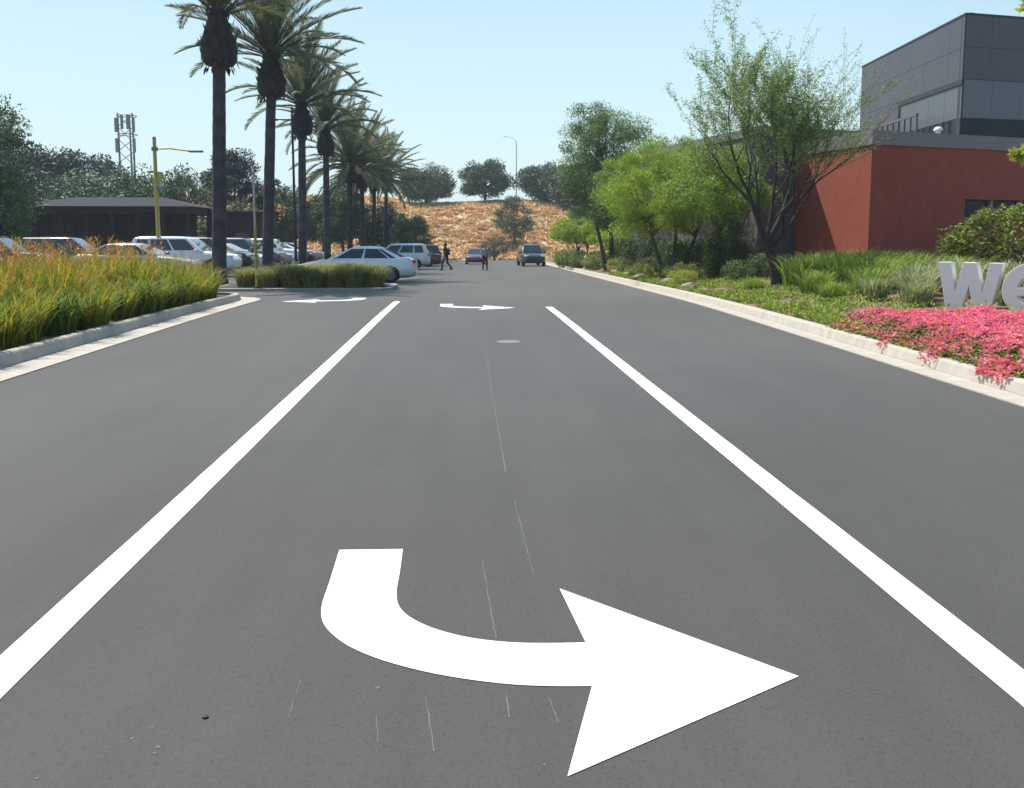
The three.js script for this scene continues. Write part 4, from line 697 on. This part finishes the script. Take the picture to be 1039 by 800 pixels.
farTree('green tree between the third and fourth palms', -16.2, 92, G(-16, 92), 5.6, 7.2, 115, { color: [.13, .19, .085], alt: [.2, .27, .1] });
farTree('leafy tree just right of the fourth palm', -12.8, 84, G(-13, 84), 5, 7.6, 116, { color: [.11, .165, .07], alt: [.17, .24, .1] });
farTree('dark tree behind the far palm cluster', -11.6, 101, G(-11, 101), 6.6, 6.8, 117, { color: [.05, .08, .045] });
farTree('low green tree at the foot of the slope right of the palms', -6.6, 98, G(-6.6, 98), 4.6, 5.6, 118, { color: [.12, .17, .07], alt: [.19, .24, .09] });
farTree('dark bushy tree at the road end right of the dark sedan', 4.0, 100, G(4, 100), 3.8, 3.0, 119, { leaves: 5000, color: [.06, .08, .045] });
farTree('broad dark tree behind the tall right-hand tree', 20, 118, HY(20, 118), 11, 9.5, 120, { color: [.045, .07, .04] });
// ---------------------------------------------------------------- low planting, right bed
{
  const r = rngOf(131), strap = [0, 1, 2].map(k => grassGeo(560 + k, { n: 800, base: .38, h: .84, spread: .72, sag: .75, arch: .6, w: .015, colors: [[.24, .36, .06], [.32, .43, .07], [.44, .50, .09], [.18, .28, .05]], heads: 0 }));
  const pale = [0, 1].map(k => grassGeo(570 + k, { n: 480, base: .3, h: .85, spread: .7, sag: .8, arch: .5, w: .02, colors: [[.30, .36, .15], [.42, .45, .23], [.22, .29, .11], [.52, .52, .34]], heads: 0 }));
  const P = [[8.3, 18.6, 1.1], [8.9, 17.6, 1.15], [9.6, 18.4, 1.2], [9.3, 16.7, 1.0], [10.2, 17.4, 1.1], [10.6, 18.8, 1.15], [8.0, 17.2, .8], [8.6, 16.0, .85], [11.2, 20.4, 1.1], [10.4, 21.0, 1.1], [9.3, 20.2, 1.1], [12.2, 20.6, 1.0], [11.6, 18.0, 1.0], [7.35, 19.3, .6], [7.7, 15.8, .6], [12.8, 18.9, .95]];
  P.sort((a, b) => a[0] / a[1] - b[0] / b[1]).forEach(([x, d, s], i) => { const o = tag(mesh('strap_leaf_clump', pick(r, strap), M.blade), `${ORD[i]} green strap-leaf clump from the left below the red wall`, 'plant', 'strap-leaf clumps below the red wall'); o.position.set(x, RB(x, d) - .02, -d); o.rotation.y = r() * 6; o.scale.set(s * 1.05, s * .95, s * 1.05); });
  const Q = [[9.0, 14.9, .95], [8.55, 14.2, .85], [9.5, 14.3, .95], [9.9, 15.3, 1.0], [8.25, 13.6, .7], [10.3, 14.0, 1], [9.6, 13.2, .8], [10.6, 12.6, .8], [9.05, 12.4, .45], [9.9, 11.9, .7], [8.15, 14.9, .7]];
  Q.sort((a, b) => a[0] / a[1] - b[0] / b[1]).forEach(([x, d, s], i) => { const o = tag(mesh('pale_grass_clump', pick(r, pale), M.blade), `${ORD[i]} pale striped grass clump from the left, around the letter sign`, 'plant', 'pale grass clumps behind the letter sign'); o.position.set(x, RB(x, d) - .02, -d); o.rotation.y = r() * 6; o.scale.set(s, s * .9, s); });
  // kerbside shrubs farther along
  const bush = (seed, c, a) => clumpTree(seed, { center: [0, .35, 0], rad: [.6, .38, .6], inner: .35, clumps: 40, clumpSize: .2, leaves: 3600, leaf: [.08, .028], color: c, alt: a, trunks: [[0, 0, 0, .3, 0, .03]], limbs: 8, flat: .8 });
  const kinds = [bush(601, [.22, .27, .07], [.34, .37, .1]), bush(602, [.11, .16, .055], [.18, .24, .07]), bush(603, [.38, .41, .07], [.5, .5, .12])];
  const B = [[6.9, 24.0, .7, 2], [7.4, 25.6, .9, 0], [8.3, 22.9, .9, 1], [9.2, 23.2, 1.0, 1], [7.5, 28.0, .8, 1], [7.2, 31.2, .8, 0], [8.0, 33.0, 1.0, 1], [7.5, 35.5, .9, 0], [8.6, 31.0, 1.2, 1], [7.8, 38.2, 1.0, 2], [8.5, 40.5, 1.2, 1], [7.6, 44.5, 1.1, 0], [8.1, 47.0, 1.3, 0], [7.5, 50.0, 1.2, 0], [7.7, 53.5, 1.4, 1], [8.8, 50.5, 1.3, 1], [7.4, 56.6, 1.6, 0], [8.4, 58.2, 1.6, 1], [9.0, 44.2, 1.2, 1], [9.4, 36.2, 1.3, 1], [9.2, 27.0, 1.2, 1], [9.6, 25.2, 1.2, 1], [9.0, 29.2, 1.7, 1], [9.1, 31.6, 1.8, 1], [8.9, 34.0, 1.9, 1], [8.7, 38.2, 2.0, 1], [9.5, 28.0, 1.5, 1], [9.0, 42.6, 2.0, 1]];
  const bc = [0, 0, 0];
  B.sort((a, b) => a[1] - b[1]).forEach(([x, d, s, k]) => { const at = ORD[bc[k]++]; const t = thing('low_bush', [`${at} nearest olive low bush along the right kerb`, `${at} nearest dark green low bush among the tree stems on the right`, `${at} nearest yellow-green low bush by the right kerb`][k], 'bush', [x, RB(x, d) - .02, -d], r() * 6, ['olive low bushes', 'dark low bushes', 'yellow-green low bushes'][k]); t.scale.setScalar(s); mesh('stem', kinds[k].wood, M.bark, t); mesh('foliage', kinds[k].leaves, M.leaf, t); });
  // ground cover
  const gc = new MB();
  for (let k = 0; k < 42000; k++) {
    const d = 11.2 + r() ** .9 * 25, x = kerbR(d) + .56 + Math.abs(r() + r() - .9) * 2.6 * (.6 + r() * .5), n = fbm(x * .8, d * .6); if (n < -.09 || d > 15 && x < kerbR(d) + .54) continue;
    const y = RB(x, d), dir = randDir(r); dir.y = Math.abs(dir.y) * .6 + .25; dir.normalize(); const nr = randDir(r); nr.y += 1.2; nr.addScaledVector(dir, -nr.dot(dir)).normalize();
    gc.leaf(v3(x, y + r() * .10 * (1 + n * 2), -d), dir, nr, .09, .035, vary(r, r() < .4 ? [.40, .46, .08] : [.25, .35, .06], .3));
  }
  stuff('ground_cover', gc.geo(), M.leaf, 'bright green low ground cover along the right kerb', 'ground cover');
  // pink flower mass
  const fl = new MB(), fg = new MB();
  const edge = d => kerbR(d) + .50;
  const inBed = (x, d) => { const t = x - edge(d); const far = 12.2 + .5 * fbm(x, 4) - Math.max(0, t - .4) * 1.0, w = 1.75 + .5 * fbm(d * .7, 2); return d < far && t > -.05 && t < w && d > 4.2; };
  const mound = (x, d) => { const t = x - edge(d); return .07 + .2 * sstep(-.05, .6, t) + .10 * fbm(x * 1.6, d * 1.6) + .05 * fbm(x * 5, d * 5); };
  let cnt = 0;
  for (let k = 0; k < 90000 && cnt < 24000; k++) {
    const d = 4.2 + r() * 10, x = edge(d) - .05 + r() * 3.6; if (!inBed(x, d)) continue; cnt++;
    const t = x - edge(d), h = mound(x, d), y0 = RB(x, d), pinkness = clamp(sstep(.1, .9, t + .9 * fbm(x * 2.2, d * 2.2, 5)) + .1, 0, .93);
    if (r() < pinkness * .72 + .05) { const c = vary(r, pick(r, [[.80, .22, .33], [.86, .26, .40], [.82, .26, .28], [.84, .34, .30], [.88, .26, .46]]), .22), o = v3(x, y0 + h * (.82 + .25 * r()), -d); for (let p = 0; p < 3; p++) { const a = p * 2.1 + r(), dir = v3(Math.cos(a), .7 + r() * .5, Math.sin(a)).normalize(), nr = v3(-Math.cos(a) * .7, .7, -Math.sin(a) * .7); nr.addScaledVector(dir, -nr.dot(dir)).normalize(); fl.leaf(o, dir, nr, .042 + .018 * r(), .034, c); } }
    for (let q = 0; q < 2; q++) { const dir = randDir(r); dir.y = dir.y * .4 + .3; dir.normalize(); const nr = randDir(r); nr.y += 1; nr.addScaledVector(dir, -nr.dot(dir)).normalize(); fg.leaf(v3(x + (r() - .5) * .08, y0 + h * Math.sqrt(r()) * .92, -d + (r() - .5) * .08), dir, nr, .06, .032, vary(r, r() < .4 ? [.42, .35, .09] : [.20, .26, .055], .35)); }
  }
  // sprays that hang over the kerb
  for (const [d0, n, w] of [[9.15, 60, .14], [8.0, 120, .2], [10.3, 24, .1], [7.75, 40, .08]]) for (let k = 0; k < n; k++) {
    const d = d0 + (r() - .5) * w * 2, f = r(), x = edge(d) + .05 - f * .24, y = .20 + .1 * r() - Math.max(0, f - .25) * .19; const o = v3(x, G(x, d) + y, -d), c = vary(r, pick(r, [[.82, .24, .34], [.84, .32, .30]]), .22);
    for (let p = 0; p < 3; p++) { const dir = randDir(r); dir.y = Math.abs(dir.y) * .8; dir.x -= .4; dir.normalize(); const nr = randDir(r); nr.addScaledVector(dir, -nr.dot(dir)).normalize(); fl.leaf(o, dir, nr, .045, .034, c); }
  }
  stuff('flower_bed_leaves', fg.geo(), M.leaf, 'small green and bronze leaves among the pink flowers by the right kerb', 'foliage'); stuff('pink_flowers', fl.geo(), M.leaf, 'mass of bright pink flowers spilling over the right kerb', 'flowers');
  const wf = new MB(); for (let k = 0; k < 34; k++) { const x = 6.35 + r() * .45, d = 8.0 + r() * .6, o = v3(x, RB(x, d) + .26 + r() * .08, -d); for (let p = 0; p < 5; p++) { const a = p * 1.256 + r(), dir = v3(Math.cos(a), .5, Math.sin(a)).normalize(), nr = v3(-Math.cos(a) * .5, .9, -Math.sin(a) * .5).normalize(); wf.leaf(o, dir, nr, .04, .03, [.75, .72, .58]); } }
  stuff('white_flowers', wf.geo(), M.leaf, 'few cream white flowers at the near right end of the pink flower mass', 'flowers');
  // pale fire hydrant by the far right kerb
  const hx = kerbR(48) + .95, hy = RB(hx, 48), h = thing('fire_hydrant', 'pale cream fire hydrant beside the right kerb far down the road', 'hydrant', [hx, hy, -48]), hm = mat([.62, .55, .36], .5);
  mesh('barrel', new THREE.LatheGeometry([[.17, 0], [.17, .06], [.11, .08], [.105, .55], [.15, .57], [.15, .63], [.12, .66], [.09, .76], [.03, .81], [.03, .85], [0, .85]].map(p => new THREE.Vector2(...p)), 18), hm, h); for (const s of [-1, 1]) mesh('outlet', new THREE.CylinderGeometry(.05, .055, .12, 12).rotateZ(Math.PI / 2).translate(s * .15, .45, 0), hm, h); mesh('outlet', new THREE.CylinderGeometry(.07, .07, .12, 12).rotateX(Math.PI / 2).translate(0, .42, .14), hm, h);
  // rocks at the bed edge
  const rk = r2 => { const g = new THREE.IcosahedronGeometry(1, 2), p = g.attributes.position; for (let i = 0; i < p.count; i++) { const n = 1 + .5 * fbm(p.getX(i) * 1.2 + r2, p.getY(i) * 1.2, p.getZ(i) * 1.2); p.setXYZ(i, p.getX(i) * n, p.getY(i) * n * .65, p.getZ(i) * n); } g.computeVertexNormals(); return g; };
  const rocks = [rk(1), rk(7), rk(13)], rm = mat([.26, .20, .17], .9);
  [[6.65, 22.6, .22], [6.75, 25.2, .26], [6.95, 27.2, .2], [6.9, 30.2, .24], [7.15, 33.6, .22], [6.5, 20.6, .16], [7.25, 36.8, .25]].sort((a, b) => a[1] - b[1]).forEach(([x, d, s], i) => { const o = tag(mesh('boulder', rocks[i % 3], rm), `${ORD[i]} nearest reddish-brown boulder at the edge of the right bed`, 'rock', 'boulders along the right bed'); o.position.set(x, RB(x, d) + s * .3, -d); o.scale.setScalar(s); o.rotation.y = i * 1.7; });
}
// ---------------------------------------------------------------- dry grass on the slope
{
  const r = rngOf(141), g = grassGeo(580, { n: 26, base: .35, h: .75, spread: .8, sag: .5, w: .07, colors: [[1, 1, 1]], heads: 0 }), n = 9000, im = new THREE.InstancedMesh(g, new THREE.MeshStandardMaterial({ vertexColors: true, roughness: .9, side: THREE.DoubleSide }), n);
  const o = new THREE.Object3D(); for (let k = 0; k < n; k++) { const d = 101.5 + r() * 34, x = -52 + r() * 80; o.position.set(x, G(x, d) - .1 + hillH(x, d), -d); o.rotation.y = r() * 6; const s = .4 + r() * .45; o.scale.set(s * 1.9, s, s * 1.9); o.updateMatrix(); im.setMatrixAt(k, o.matrix); const q = fbm(x * .12 + 40, d * .16) * 2.2; const t = sstep(-.8, .8, q), c = [.78, lerp(.62, .52, t), lerp(.37, .29, t)]; im.setColorAt(k, RGB(...vary(r, c, .09))); }
  im.name = 'dry_grass'; im.userData = { kind: 'stuff', label: 'dry orange and yellow grass covering the slope beyond the road', category: 'grass' }; im.castShadow = im.receiveShadow = true; scene.add(im);
}
renderer.render(scene, camera);
